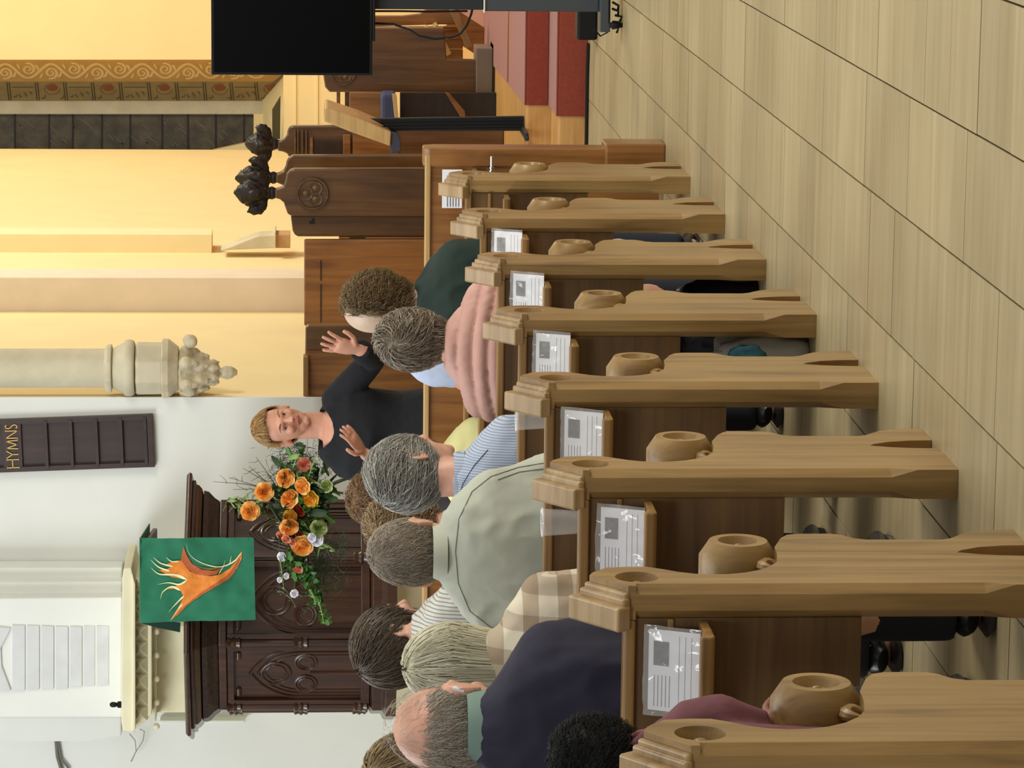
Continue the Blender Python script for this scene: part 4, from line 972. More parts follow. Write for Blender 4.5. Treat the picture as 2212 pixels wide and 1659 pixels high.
def hand(b, w, d, up, side, s=1.0, spread=.16, curl=.25, r=.0088):
    """w wrist, d direction of the palm, up = back of the hand, side = +1/-1 thumb side."""
    d = d.normalized(); up = (up-d*up.dot(d)).normalized(); sd = d.cross(up)*side
    b.tube([w-d*.03, w+d*.01, w+d*.045, w+d*.085, w+d*.10], [.026*s, .026*s, .036*s, .040*s, .034*s], 14, .42, side=up)
    for k, (off, L_) in enumerate(((.030, .070), (.010, .080), (-.010, .074), (-.029, .058))):
        dd = (d+sd*(off*spread/.03*1.3)).normalized(); p0 = w+d*.085*s+sd*off*s
        p1 = p0+dd*L_*.42*s; d2 = (dd-up*curl).normalized(); p2 = p1+d2*L_*.32*s; d3 = (dd-up*curl*2).normalized(); p3 = p2+d3*L_*.26*s
        b.tube([p0-d*.02, p0, p1, p2, p3], [r*s, r*s, r*.98*s, r*.9*s, r*.72*s], 8)
    t0 = w+d*.025*s+sd*.022*s; t1 = t0+(d*.5+sd*.8).normalized()*.036*s; t2 = t1+(d*.9+sd*.45-up*.1).normalized()*.030*s; t3 = t2+(d-up*.2+sd*.15).normalized()*.024*s
    b.tube([t0-sd*.01, t0, t1, t2, t3], [.012*s, .013*s, .0105*s, .0098*s, .0078*s], 8)
def ring(c, rx, ry, R, n=22, e=2.4):
    return [c+R @ Vector((rx*sup(2*pi*i/n, e)[0], ry*sup(2*pi*i/n, e)[1], 0)) for i in range(n)]
def strand_hair(root, hc, R, name, mat, seed, radii=(.088,.108,.108), cen=(0,-.012,.024), n=1600, L=.09, wave=0, freq=60, whorl=(0,-.55,.85), keep=None,
                lift=.0, w0=.0016, drop=None, part=0, jit=.25, shell=True, sway=.0, steps=7, hang=None, shell_mat=None, swirl=.5, clip=False):
    """locks following the skull from a whorl outwards; keep(p) in the head frame tells where hair grows."""
    rr = random.Random(seed); C0 = Vector(cen); rd = Vector(radii); wd = Vector(whorl).normalized(); e1 = wd.orthogonal().normalized(); e2 = wd.cross(e1)
    keep = keep or (lambda p: not (p.y > .045 and p.z < .055) and p.z > -.085 and not (p.y > .012 and p.z < -.005))
    def surf(a, az, k=1.0):
        d = wd*cos(a)+(e1*cos(az)+e2*sin(az))*sin(a); return C0+Vector((d.x*rd.x, d.y*rd.y, d.z*rd.z))*k, d
    b = MB()
    if shell:
        nu, nv = 40, 26; vs = []; sc = .955
        for j in range(nv+1):
            for i in range(nu):
                p, d = surf(pi*j/nv, 2*pi*i/nu, sc); p += d*(noise.noise(p*28+Vector((seed,0,0)))*.006*(1+wave*60))
                if hang and p.z < hang[0]: p = Vector((p.x*1.0, p.y, p.z))
                vs.append(p)
        fs = []
        for j in range(nv):
            for i in range(nu):
                q = (j*nu+i, j*nu+(i+1) % nu, (j+1)*nu+(i+1) % nu, (j+1)*nu+i); c_ = sum((vs[k] for k in q), Vector())/4
                if keep(c_): fs.append(q)
        b.cc = .48; b.add([root_l(root, hc+R @ v) for v in vs], fs)
    VV, FF, CC = [], [], []; OFF = hc-root.location
    k = 0; tries = 0
    while k < n and tries < n*6:
        tries += 1; a0 = math.acos(1-2*rr.random()*.93); az = rr.uniform(0, 2*pi); p, d = surf(a0, az)
        if not keep(p): continue
        k += 1; pts = []; LL = L*rr.uniform(.6, 1.15); ph = rr.uniform(0, 6); fr = freq*rr.uniform(.7, 1.3); a = a0; z_ = az; kk = 1.0+rr.uniform(-.03, .05)*(1+wave*20); q = p; dirj = rr.uniform(-jit, jit)
        for s in range(steps+1):
            t = s/steps; pp, dd = surf(min(a, pi*.98), z_, kk+lift*t); 
            if hang and pp.z < hang[0]:
                if s and pts: 
                    last = pts[-1][1]; pp = last+Vector((0-last.x*.06, -last.y*.02, -LL/steps)); 
                    if pp.z < hang[1]+rr.uniform(-.008,.008): break
            if clip and s and not keep(pp+Vector((rr.uniform(-.006,.006),)*3)): break
            off = Vector((0,0,0))
            if wave:
                tt = t*LL*fr+ph; off = (e1*cos(tt)+e2*sin(tt))*wave+dd*wave*.7*sin(tt*1.3)
            pts.append((pp+off, pp)); a += LL/steps/.10; z_ += (dirj*.5+swirl*.10)*LL/.09/max(.35, sin(min(a, pi-.2)))/steps*2
        if len(pts) < 2: continue
        tone = min(1, max(0, rr.gauss(.52, .17))); m_ = len(pts); nn = R @ (pts[0][1]-C0).normalized(); tt = R @ (pts[-1][0]-pts[0][0]); sd = nn.cross(tt)
        if sd.length < 1e-6: continue
        sd.normalize(); o1, o2, o3 = nn, sd*.87-nn*.5, -sd*.87-nn*.5; base = len(VV)
        for i, x in enumerate(pts):
            q = R @ x[0]+OFF; w_ = w0*(1-.55*i/(m_-1)); VV += [q+o1*w_, q+o2*w_, q+o3*w_]; CC += [tone]*3
            if i:
                j = base+3*i; FF += [(j-3, j-2, j+1, j), (j-2, j-1, j+2, j+1), (j-1, j-3, j, j+2)]
    nb_ = len(b.v); V = [tuple(v) for v in b.v]+[tuple(v) for v in VV]; F = b.f+[tuple(i+nb_ for i in f) for f in FF]
    me = bpy.data.meshes.new(name); me.from_pydata(V, [], F); at_ = me.attributes.new('tone', 'FLOAT', 'POINT'); at_.data.foreach_set('value', b.c+CC)
    me.materials.append(mat); me.polygons.foreach_set('use_smooth', [True]*len(me.polygons)); return link(name, me, root)
def root_l(root, v): return v-root.location
def Rot(yaw=0, pitch=0, roll=0):
    """yaw > 0 turns to the left; pitch > 0 bows forward; roll > 0 leans right."""
    return (Matrix.Rotation(radians(yaw), 3, 'Z') @ Matrix.Rotation(radians(-pitch), 3, 'X') @ Matrix.Rotation(radians(roll), 3, 'Y'))
def folds(me, amp, fr, seed, quilt=None, zc=0):
    n = len(me.vertices); co = [0.0]*3*n; no = [0.0]*3*n
    me.vertices.foreach_get('co', co); me.vertices.foreach_get('normal', no); nz = noise.noise
    for i in range(n):
        x, y, z = co[3*i:3*i+3]
        if quilt:
            zq = (z+quilt[2]*(x-zc)**2)/quilt[0]; d = quilt[1]*(abs(sin(pi*zq))**.5-.6)+.0022*nz(Vector((x*110+z*60, y*50, z*16)))+amp*nz(Vector((x*fr, y*fr, z*fr)))
        else:
            w1 = nz(Vector((x*fr*.9+seed, y*fr, z*fr*.35))); w2 = nz(Vector((x*fr*2.0+z*fr*.8, y*fr*1.6+seed, z*fr*.9-x*fr*.5)))
            d = amp*(.9*w1+.9*(.35-abs(w2))*max(0, min(1, .5+w1*2)))+.0012*nz(Vector((x*60, y*60, z*60)))
        for k in range(3): co[3*i+k] += no[3*i+k]*d
    me.vertices.foreach_set('co', co); me.update()
def seam(parent, obj, pix, wd, mat, name='seam'):
    """thin stitched line lying on the cloth surface."""
    from mathutils.bvhtree import BVHTree
    me = obj.data; t = BVHTree.FromPolygons([v.co+parent.location for v in me.vertices], [tuple(p.vertices) for p in me.polygons]); pts = []; b = MB()
    for i in range(len(pix)-1):
        for k in range(6):
            f_ = k/6; px, py = pix[i][0]*(1-f_)+pix[i+1][0]*f_, pix[i][1]*(1-f_)+pix[i+1][1]*f_
            h = t.ray_cast(Vector((0,0,HC)), ray(px, py).normalized())
            if h[0]: pts.append(h[0]-parent.location+h[1]*.0008)
    if len(pts) > 3: b.tube(pts, wd, 6); b.build(name, mat, parent, smooth=True)
def seated(name_label, group, pew, crown, hx, sh, zsh_px, cloth, skin=skin_m, yaw=0, pitch=4, roll=0, dy=.27, hs=1.0, fold=(.016, 9), quilt=None, trousers=trousers_m, body_yaw=0,
           hair=None, ear=True, collar=None, lean=0, depth=.125, arms='lap', knees=True, voxel=.0095):
    """crown = image x of the head top, hx = image y of head centre, sh = image y range of the shoulders, zsh_px = image x of the shoulder line."""
    Yb = pew_y[pew]+dy; hc = at(crown, hx, Y=Yb); zc = hc.z; hc = Vector((hc.x, Yb+.03+lean, zc-.120*hs-.010))
    xa = at(zsh_px, sh[1], Y=Yb).x; xb = at(zsh_px, sh[0], Y=Yb).x; xm = (xa+xb)/2; hw = (xb-xa)/2; zs = at(zsh_px, (sh[0]+sh[1])/2, Y=Yb).z
    loc = Vector((xm, Yb-.02, .432)); R = Rot(yaw, pitch, roll); RB = Rot(body_yaw)
    b = MB(); head_shapes(b, hc, R, ears=ear, s=hs)
    nb = Vector((xm*.6+hc.x*.4, Yb-.02, zs+.02)); cz = .52
    b.tube([nb-Vector((0,0,.06)), nb+Vector((0,0,.03)), hc+R @ Vector((0,-.02,-.06)), hc+R @ Vector((0,-.01,0))], [.062, .056*hs, .054*hs, .05*hs], 16)
    spine = [(cz, .15, .11), (.62, .14, .10), (.80, .15, .10), (zs-.10, hw*.80, .10), (zs-.03, hw*.66, .085), (zs+.015, .07, .06)]
    b.loft([ring(Vector((xm, Yb-.02+lean*.3*(z-cz), z)), rx, ry, RB) for z, rx, ry in spine])
    knee = [];
    for q in (-1, 1):
        s0 = Vector((xm, Yb-.02, 0))+RB @ Vector((q*(hw-.095), 0, zs-.08)); el = Vector((xm, Yb-.02, 0))+RB @ Vector((q*(hw-.045), .06, zs-.34)); wr_ = Vector((xm, Yb-.02, 0))+RB @ Vector((q*.09, .27, max(.58, zs-.42)))
        b.tube([s0, el, wr_], [.040, .034, .026], 12); hand(b, wr_, Vector((-q*.4, .8, -.25)), Vector((0,0,1)), -q, .95)
        hp = Vector((xm+q*.085, Yb-.02, .505)); kn = Vector((xm+q*.11, Yb+.40, .50)); an = Vector((xm+q*.11, Yb+.38, .09))
        b.tube([hp, kn], [.075, .056], 12); b.tube([kn, (kn+an)/2+Vector((0,-.02,0)), an], [.055, .05, .036], 12); b.tube([an+Vector((0,-.03,-.03)), an+Vector((0,.05,-.055)), an+Vector((0,.16,-.065))], [.034,.034,.022], 10); knee.append((hp, kn, an))
    me = bake(b, .0065, 3, 'person', skin)
    for v in me.vertices: v.co -= loc
    p = link('person', me, None, loc); tag(p, name_label, 'person', group)
    # shirt
    b = MB(); X_ = Vector((xm, Yb-.02, 0))
    prof = [(cz-.06, hw*.84, depth+.02), (cz+.03, hw*.84, depth+.015), (.70, hw*.84, depth), (zs-.20, hw*.92, depth), (zs-.09, hw*.97, depth-.005), (zs-.035, hw*.92, depth-.014), (zs+.005, hw*.78, .102), (zs+.032, hw*.58, .090), (zs+.055, hw*.38, .078), (zs+.072, .066, .064)]
    b.loft([ring(X_+Vector(((nb.x-xm)*min(1, max(0, (z-zs+.03)/.09)), 0, z)), rx, ry, RB, 26, 2.2) for z, rx, ry in prof])
    for q in (-1, 1):
        s0 = X_+RB @ Vector((q*(hw-.078), 0, zs-.068)); el = X_+RB @ Vector((q*(hw-.035), .06, zs-.34)); wr_ = X_+RB @ Vector((q*.10, .25, max(.59, zs-.42)))
        b.ell(s0, (.078, .085, .082), RB); b.tube([s0, s0.lerp(el, .5)+RB @ Vector((q*.004,0,0)), el, el.lerp(wr_, .6), wr_], [.074, .066, .058, .05, .042], 14)
    sm = bake(b, voxel, 5, cloth[0], cloth[1])
    folds(sm, fold[0], fold[1], hc.x*7, quilt, xm)
    for v in sm.vertices: v.co -= loc
    so = link(cloth[0], sm, p)
    if collar:
        c = MB(); h_ = .6*collar[1] if len(collar) > 1 else .035; base = nb+Vector((0,0,.046)); out = []
        for k, (r_, z) in enumerate(((.073, -.012), (.070, h_*.5), (.066, h_), (.060, h_), (.060, -.012))): out.append(ring(base+Vector((0, -.004 if k < 4 else 0, z)), r_, r_*1.02, RB, 24, 2))
        c.loft(out, cap=False); c.v = [v-loc for v in c.v]; c.build('collar', collar[0], p, smooth=True)
    b = MB()
    for hp, kn, an in knee:
        b.tube([hp+Vector((0,-.02,0)), hp, kn, kn+Vector((0,.01,0))], [.08, .088, .070, .06], 14); b.tube([kn, (kn+an)/2, an+Vector((0,0,-.02))], [.068, .062, .058], 14)
    b.ell((xm, Yb-.02, .52), (.165, .12, .088)); tm = bake(b, .014, 4, 'trousers', trousers)
    for v in tm.vertices: v.co -= loc
    link('trousers', tm, p)
    for hp, kn, an in knee:
        b = MB(); b.tube([an+Vector((0,-.055,-.045)), an+Vector((0,-.04,-.035)), an+Vector((0,.03,-.035)), an+Vector((0,.10,-.052)), an+Vector((0,.19,-.06)), an+Vector((0,.22,-.065))], [.028,.040,.046,.046,.040,.02], 14, .62)
        b.tube([(an.x, an.y-.075, .010), (an.x, an.y-.05, .010), (an.x, an.y+.03, .010), (an.x, an.y+.12, .010), (an.x, an.y+.21, .010)], [.026,.040,.040,.044,.026], 14, .24); b.v = [v-loc for v in b.v]; b.build('shoe', shoe_m, p, smooth=True)
    if hair: hair(p, hc, R)
    p['_s'] = 0; del p['_s']; return p, hc, R, loc
grp = 'seated listeners in the pews'
def bands(name, base, lines, axis='x', w_=.5, scale=100, second=None):
    """woven stripe, along one axis or two."""
    M = Mat(name); tc = M.N('ShaderNodeTexCoord'); sx = M.N('ShaderNodeSeparateXYZ'); M.L(tc.outputs['Object'], sx.inputs[0]); col = None
    def stripe(ax, sc, wdt):
        mu = M.N('ShaderNodeMath', operation='MULTIPLY'); M.L(sx.outputs[ax.upper()], mu.inputs[0]); mu.inputs[1].default_value = sc
        fr = M.N('ShaderNodeMath', operation='FRACT'); M.L(mu.outputs[0], fr.inputs[0]); lt = M.N('ShaderNodeMath', operation='LESS_THAN'); M.L(fr.outputs[0], lt.inputs[0]); lt.inputs[1].default_value = wdt; return lt.outputs[0]
    mx = M.N('ShaderNodeMix'); mx.data_type = 'RGBA'; M.L(stripe(axis, scale, w_), mx.inputs[0]); mx.inputs[6].default_value = srgb(*base); mx.inputs[7].default_value = srgb(*lines); out = mx.outputs[2]
    if second:
        m2 = M.N('ShaderNodeMix'); m2.data_type = 'RGBA'; m2.blend_type = 'MULTIPLY'; M.L(stripe(second[0], second[1], second[2]), m2.inputs[0]); M.L(out, m2.inputs[6]); m2.inputs[7].default_value = srgb(*second[3]); out = m2.outputs[2]
    M.L(out, M.b.inputs['Base Color']); M.b.inputs['Roughness'].default_value = .85; return M.m
H_ = hair_mat
h_bald = H_('grey_white_hair', (140,130,116), (172,164,150), (216,208,196)); h_white = H_('white_blonde_hair', (176,170,142), (204,200,174), (232,230,212)); h_dark = H_('dark_brown_hair', (54,44,36), (80,68,56), (124,108,90))
h_buzz = H_('cropped_grey_hair', (128,116,102), (158,146,130), (196,186,170)); h_wavy = H_('wavy_grey_hair', (104,102,96), (144,142,134), (206,202,192)); h_curl = H_('curly_brown_hair', (70,54,34), (112,90,60), (164,138,98))
h_grb = H_('grey_brown_hair', (96,82,68), (134,120,104), (190,178,160)); h_lt = H_('light_curly_hair', (98,74,46), (150,124,90), (206,186,150)); h_black = H_('black_hair', (8,8,8), (18,18,18), (52,54,52), .6); h_str = H_('strawberry_blonde_hair', (120,84,44), (176,136,84), (214,182,128))
# --- navy sweater, bald crown
def hr(p, hc, R):
    kp = lambda q: q.z < .062+.02*noise.noise(q*30) and q.z > -.125 and not (q.y > .03) and not (q.y > -.012 and q.z < .01 and abs(q.x) > .05) 
    strand_hair(p, hc, R, 'hair', h_bald, 11, radii=(.082,.103,.103), keep=kp, n=5200, L=.032, w0=.0009, lift=.01, jit=.5, shell=True, steps=3, cen=(0,-.012,.018), clip=True)
    kp2 = lambda q: q.z > .04 and q.y < .05
    strand_hair(p, hc, R, 'fine_hair', h_bald, 12, radii=(.080,.1,.1245), keep=kp2, n=420, L=.022, w0=.0004, lift=.02, jit=.8, shell=False, steps=4)
navy = plain('navy_wool', (42,40,58), .9, var=.06, bump=.15, bs=500); teal = plain('teal_collar', (122,148,138), .8)
p1, hc1, R1, l1 = seated('balding man in navy sweater with teal collar and hearing aid, nearest large figure', grp, 6, 840, 1580, (1338, 1765), 1110, ('sweater', navy), skin_r, yaw=-10, pitch=8, hair=hr, collar=(teal, .045), hs=1.08)
b = MB(); b.tube([hc1+R1 @ Vector((.088, -.012, .024)), hc1+R1 @ Vector((.092, -.022, .008)), hc1+R1 @ Vector((.090, -.026, -.010))], [.004,.006,.004], 8); b.v = [v-l1 for v in b.v]; b.build('hearing_aid', plain('white_plastic', (220,220,222), .3), p1, smooth=True)
# --- white bob
def hr(p, hc, R):
    kp = lambda q: not (q.y > .050 and q.z < .06) and q.z > -.07
    strand_hair(p, hc, R, 'hair', h_white, 21, radii=(.090,.112,.112), keep=kp, n=2600, L=.21, w0=.0017, jit=.12, hang=(.02, -.150), steps=9, whorl=(0,-.35,.95), swirl=0)
plaid = bands('beige_check', (216,206,184), (186,172,150), 'x', .45, 13, ('z', 13, .45, (214,204,194)))
p2, *_ = seated('woman with straight white-blonde bob in a beige checked shirt', grp, 5, 875, 1440, (1235, 1585), 1125, ('shirt', plaid), yaw=0, pitch=2, hair=hr, ear=False, hs=1.02)
# --- pale green jacket, cropped hair
def hr(p, hc, R):
    kp = lambda q: not (q.y > .048 and q.z < .07) and q.z > -.10 and not (q.y > -.012 and q.z < .004 and abs(q.x) > .05)
    strand_hair(p, hc, R, 'hair', h_buzz, 31, radii=(.081,.102,.104), keep=kp, n=5600, L=.024, w0=.0009, lift=.02, jit=.6, steps=3)
pg = plain('pale_green_cotton', (184,188,172), .85, var=.03, bump=.1, bs=300)
p3, *_ = seated('man with cropped grey hair in a pale grey-green jacket', grp, 4, 795, 1196, (1000, 1365), 1010, ('jacket', pg), skin_r, yaw=-8, pitch=3, hair=hr, collar=(pg, .04), fold=(.022, 9), hs=1.0)
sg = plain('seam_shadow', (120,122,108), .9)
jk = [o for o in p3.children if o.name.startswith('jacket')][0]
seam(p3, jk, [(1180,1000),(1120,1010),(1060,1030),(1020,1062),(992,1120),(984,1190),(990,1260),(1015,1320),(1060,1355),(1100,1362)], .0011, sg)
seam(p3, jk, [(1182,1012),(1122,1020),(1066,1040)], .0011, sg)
# --- wavy grey hair, blue stripe
def hr(p, hc, R):
    strand_hair(p, hc, R, 'hair', h_wavy, 41, radii=(.090,.112,.112), n=2600, L=.085, w0=.0017, wave=.003, freq=70, lift=.05, jit=.5, swirl=1.6, whorl=(-.25,-.75,.6))
bs_ = bands('blue_stripe_cotton', (182,194,212), (140,152,178), 'x', .35, 140)
p4, *_ = seated('man with swept wavy grey hair in a pale blue striped shirt', grp, 3, 790, 1022, (893, 1160), 1042, ('shirt', bs_), skin_r, yaw=-42, pitch=3, body_yaw=-14, hair=hr, collar=(bs_, .03), hs=1.06)
seam(p4, [o for o in p4.children if o.name.startswith('shirt')][0], [(985,1095),(1000,1045),(1025,1005),(1060,965)], .0012, plain('seam_dark_blue', (70,80,104), .9))
# --- dark hair, striped shirt, black vest
def hr(p, hc, R):
    kp = lambda q: not (q.y > .035 and q.z < .10) and q.z > -.11 and not (q.y > .0 and q.z < -.0)
    strand_hair(p, hc, R, 'hair', h_dark, 51, radii=(.096,.122,.114), keep=kp, n=2600, L=.12, w0=.0016, jit=.3, hang=(-.03,-.11), swirl=.4, lift=.02)
st_m = bands('white_pin_stripe', (216,216,208), (150,150,146), 'x', .3, 95)
p5, *_ = seated('person with long dark brown hair, striped white shirt and black waistcoat, facing right', grp, 3, 752, 1395, (1225, 1500), 945, ('shirt', st_m), skin_r, yaw=-48, pitch=-4, body_yaw=-25, hair=hr, hs=1.12, dy=.24)
# waistcoat over the shirt
def vest(p, Yb_, xm, hw, zs, RB, mat):
    b = MB(); X_ = Vector((xm, Yb_, 0)); prof = [(.50, hw*.90, .15), (.70, hw*.90, .142), (zs-.20, hw*.92, .140), (zs-.10, hw*.84, .134), (zs-.02, hw*.66, .118), (zs+.020, hw*.50, .10), (zs+.035, hw*.42, .09)]
    b.loft([ring(X_+Vector((0,0,z)), rx, ry, RB, 26, 2.2) for z, rx, ry in prof]); me = bake(b, .012, 3, 'waistcoat', mat)
    for v in me.vertices: v.co -= p.location
    return link('waistcoat', me, p)
vx = p5.location; vest(p5, vx.y, vx.x, .172, at(945, 1360, Y=pew_y[3]+.24).z, Rot(-25), plain('black_waistcoat', (18,18,24), .85))
# --- pink quilted jacket
def hr(p, hc, R):
    kp = lambda q: not (q.y > .045 and q.z < .06) and q.z > -.115 and not (q.y > .01 and q.z < -.03)
    strand_hair(p, hc, R, 'hair', h_grb, 61, radii=(.092,.114,.112), keep=kp, n=2700, L=.075, w0=.0017, wave=.0035, freq=80, lift=.06, jit=.6, swirl=2.2, whorl=(-.2,-.8,.5), hang=(-.045,-.105))
pk = plain('pink_quilting', (200,154,140), .6, var=.05, vs=20, bump=.2, bs=120)
p6, *_ = seated('woman with short grey-brown hair in a pink quilted jacket', grp, 2, 812, 736, (600, 905), 1012, ('jacket', pk), yaw=12, pitch=2, hair=hr, ear=False, quilt=(.047, .016, .8), fold=(.003, 14), depth=.14, hs=1.05, voxel=.0075)
# --- dark green, curly with bald spot
def hr(p, hc, R):
    kp = lambda q: (q.x > -.034+.10*max(0, q.z-.03) or q.z < .0) and q.z > -.13 and not (q.y > .05 and q.z < .05)
    strand_hair(p, hc, R, 'hair', h_curl, 71, radii=(.104,.120,.116), cen=(.010,-.02,.012), keep=kp, n=3200, L=.075, w0=.0015, wave=.009, freq=130, lift=.10, jit=1.0, swirl=0, whorl=(-.5,-.2,.85), shell_mat=None, hang=(-.05,-.125))
dg_ = plain('dark_green_jersey', (34,52,46), .9, var=.08, bump=.2, bs=400)
p7, *_ = seated('man with bushy curly brown hair and bald crown in a dark green jumper', grp, 1, 735, 668, (512, 768), 945, ('jumper', dg_), skin_p, yaw=18, pitch=6, roll=-6, hair=hr, ear=False, hs=1.12, fold=(.018, 8))
# --- pale blue shirt beyond, yellow top beyond, two curly heads beyond
pb = plain('pale_blue_cotton', (186,198,222), .85); yl = plain('pale_yellow_cotton', (226,222,158), .85)
def hr(p, hc, R): strand_hair(p, hc, R, 'hair', h_grb, 81, n=900, L=.06, w0=.0016)
p8, *_ = seated('person in a pale blue shirt mostly hidden behind the pink quilted jacket', grp, 0, 850, 752, (690, 836), 905, ('shirt', pb), yaw=0, hair=hr, hs=.92, fold=(.006, 9))
def hr(p, hc, R): strand_hair(p, hc, R, 'hair', h_wavy, 82, n=900, L=.06, w0=.0016)
p9, *_ = seated('person in a pale yellow top hidden behind the wavy grey hair', grp, 1, 850, 1008, (897, 1120), 988, ('top', yl), yaw=0, hair=hr, hs=.94, fold=(.006, 9))
def hr(p, hc, R): strand_hair(p, hc, R, 'hair', h_lt, 91, radii=(.100,.116,.116), n=2600, L=.06, w0=.0015, wave=.006, freq=120, lift=.08, jit=1)
p10, *_ = seated('person with light curly hair between the wavy grey and cropped grey heads', grp, 2, 800, 1140, (1040, 1250), 1005, ('shirt', plain('pale_shirt', (196,196,186), .85)), yaw=-6, hair=hr, hs=.98)
def hr(p, hc, R): strand_hair(p, hc, R, 'hair', H_('auburn_hair', (76,54,36), (126,96,66), (182,152,112)), 92, radii=(.100,.116,.112), n=2400, L=.07, w0=.0015, wave=.007, freq=110, lift=.08, jit=1)
p11, *_ = seated('person with loose reddish-brown curls behind the wavy grey head', grp, 0, 756, 1080, (1015, 1180), 905, ('top', plain('dark_top', (60,56,60), .9)), yaw=6, hair=hr, hs=1.0)
def hr(p, hc, R): strand_hair(p, hc, R, 'hair', H_('mousy_hair', (92,76,52), (138,118,86), (184,164,124)), 93, radii=(.092,.112,.112), n=2200, L=.07, w0=.0015, lift=.02)
p12, *_ = seated('person with light brown hair at the lower left corner, behind the balding man', grp, 4, 792, 1668, (1530, 1830), 985, ('top', plain('grey_top', (120,116,108), .9)), yaw=0, hair=hr, hs=1.0)
# --- short black curls, dark pink sleeve, nearest pew
pink = plain('dusky_pink_jersey', (116,70,78), .85, bump=.15, bs=300)
Yb = pew_y[7]+.24; hc = at(1304, 1640, Y=Yb+.1); RH = Rot(-25, 40, 0); loc = Vector((at(1400, 1700, Y=Yb).x, Yb, .432))
b = MB(); head_shapes(b, hc, RH, s=.64, ears=False)
ch = hc+Vector((-.05, -.05, -.19)); b.tube([hc, ch], [.045, .05], 12); b.loft([ring(Vector((ch.x-.02, Yb, z)), rx, .085, Matrix.Identity(3)) for z, rx in ((.50, .12), (.62, .12), (.72, .13), (ch.z+.02, .10))])
A0 = at(1385, 1578, Y=Yb+.08); A1 = at(1560, 1556, Y=Yb+.08); A2 = at(1655, 1570, Y=Yb+.10); A3 = at(1680, 1562, Y=Yb+.12)
b.tube([ch+Vector((.06,0,-.02)), A0, A1, A2, A3], [.03,.024,.024,.022,.022], 12)
hand(b, A3, at(1790, 1478, Y=Yb+.26)-A3, Vector((-.7,-.5,.3)), 1, .85, curl=-.35)
skin_d = plain('brown_skin', (140,88,78), .5, var=.1, vs=20)
for q in (-1, 1):
    hp = Vector((ch.x-.02+q*.07, Yb, .49)); b.tube([hp, hp+Vector((0,.34,0)), hp+Vector((0,.34,-.40))], [.06,.045,.03], 12); b.tube([hp+Vector((0,.32,-.44)), hp+Vector((0,.46,-.455))], [.03,.025], 10)
me = bake(b, .006, 3, 'person', skin_d)
for v in me.vertices: v.co -= loc
p13 = link('person', me, None, loc); tag(p13, 'person with short black curls and dusky pink sleeve, hand by the nearest roundel', 'person', grp)
strand_hair(p13, hc, RH, 'hair', h_black, 99, radii=(.062,.074,.076), cen=(0,-.008,.008), n=4200, L=.018, w0=.0007, wave=.0035, freq=380, lift=.12, jit=1.5, steps=6, keep=lambda q: not (q.y > .05 and q.z < .02))
b = MB(); b.loft([ring(Vector((ch.x-.02, Yb, z)), rx, ry, Matrix.Identity(3)) for z, rx, ry in ((.44,.15,.12), (.60,.15,.115), (.72,.155,.11), (ch.z+.01,.13,.095), (ch.z+.05,.07,.07))])
b.tube([ch+Vector((.06,0,0)), A0, A0.lerp(A1,.5), A1, A1.lerp(A2,.5), A2], [.060,.034,.040,.045,.036,.028], 14); me = bake(b, .009, 4, 'jumper', pink); folds(me, .006, 16, 3)
for v in me.vertices: v.co -= loc
link('jumper', me, p13)
b = MB()
for q in (-1, 1): hp = Vector((ch.x-.02+q*.07, Yb, .49)); b.tube([hp, hp+Vector((0,.34,0)), hp+Vector((0,.34,-.01))], [.07,.058,.05], 12); b.tube([hp+Vector((0,.34,0)), hp+Vector((0,.34,-.41))], [.056,.046], 12)
me = bake(b, .012, 2, 'trousers', trousers_m)
for v in me.vertices: v.co -= loc
link('trousers', me, p13)
b = MB()
for k in range(12): a = k*pi/6; q = A3+Vector((.026*cos(a), .026*sin(a)*.9, .008*sin(a))); b.ell(q, (.0035,.0035,.0035), nu=8, nv=5)
b.v = [v-loc for v in b.v]; b.build('beaded_bracelet', chrome, p13, smooth=True)
# ================================================================ SPEAKER
SY = 14.2; blk = plain('black_jersey', (20,22,28), .9, var=.15, bump=.15, bs=300)
hc = at(612, 918, Y=SY-.02); hc.y = SY-.03; R = Rot(180+24, 6, 6)
nk = at(690, 918, Y=SY); sx = at(715, 935, Y=SY); loc = Vector((sx.x, SY, 0)); S1 = at(712, 846, Y=SY); S2 = at(735, 1020, Y=SY)
b = MB(); head_shapes(b, hc, R, s=.98)
b.tube([at(730, 928, Y=SY), nk, hc+R @ Vector((0,-.03,-.04)), hc], [.075,.058,.055,.05], 16)
zs = nk.z-.06; b.loft([ring(Vector((sx.x, SY, z)), rx, ry, Matrix.Identity(3)) for z, rx, ry in ((.85,.16,.11),(1.0,.14,.10),(1.15,.16,.11),(zs-.03,.165,.115),(zs+.015,.13,.10),(zs+.045,.08,.07))])
el1 = at(806, 776, Y=SY-.02); w1 = at(776, 756, Y=SY-.22); el2 = at(850, 1025, Y=SY+.0); w2 = at(788, 980, Y=SY-.20)
S1b = at(728, 862, Y=SY); S2b = at(750, 1000, Y=SY)
b.tube([S1b, el1, w1], [.048,.038,.026], 12); b.tube([S2b, el2, w2], [.048,.038,.026], 12)
hand(b, w1, at(715, 742, Y=SY-.25)-w1, Vector((-.5,-.9,0)), 1, 1.05, spread=.22, curl=.12)
hand(b, w2, at(745, 925, Y=SY-.24)-w2, Vector((.15,-.4,-.9)), -1, 1.0, spread=.10, curl=.25)
for q in (-1, 1): b.tube([Vector((sx.x+q*.09, SY, .86)), Vector((sx.x+q*.10, SY-.01, .48)), Vector((sx.x+q*.10, SY+.01, .08))], [.085,.058,.036], 14); b.tube([Vector((sx.x+q*.10, SY+.03, .04)), Vector((sx.x+q*.11, SY-.13, .03))], [.034,.026], 10)
me = bake(b, .0048, 2, 'person', skin_m)
for v in me.vertices: v.co -= loc
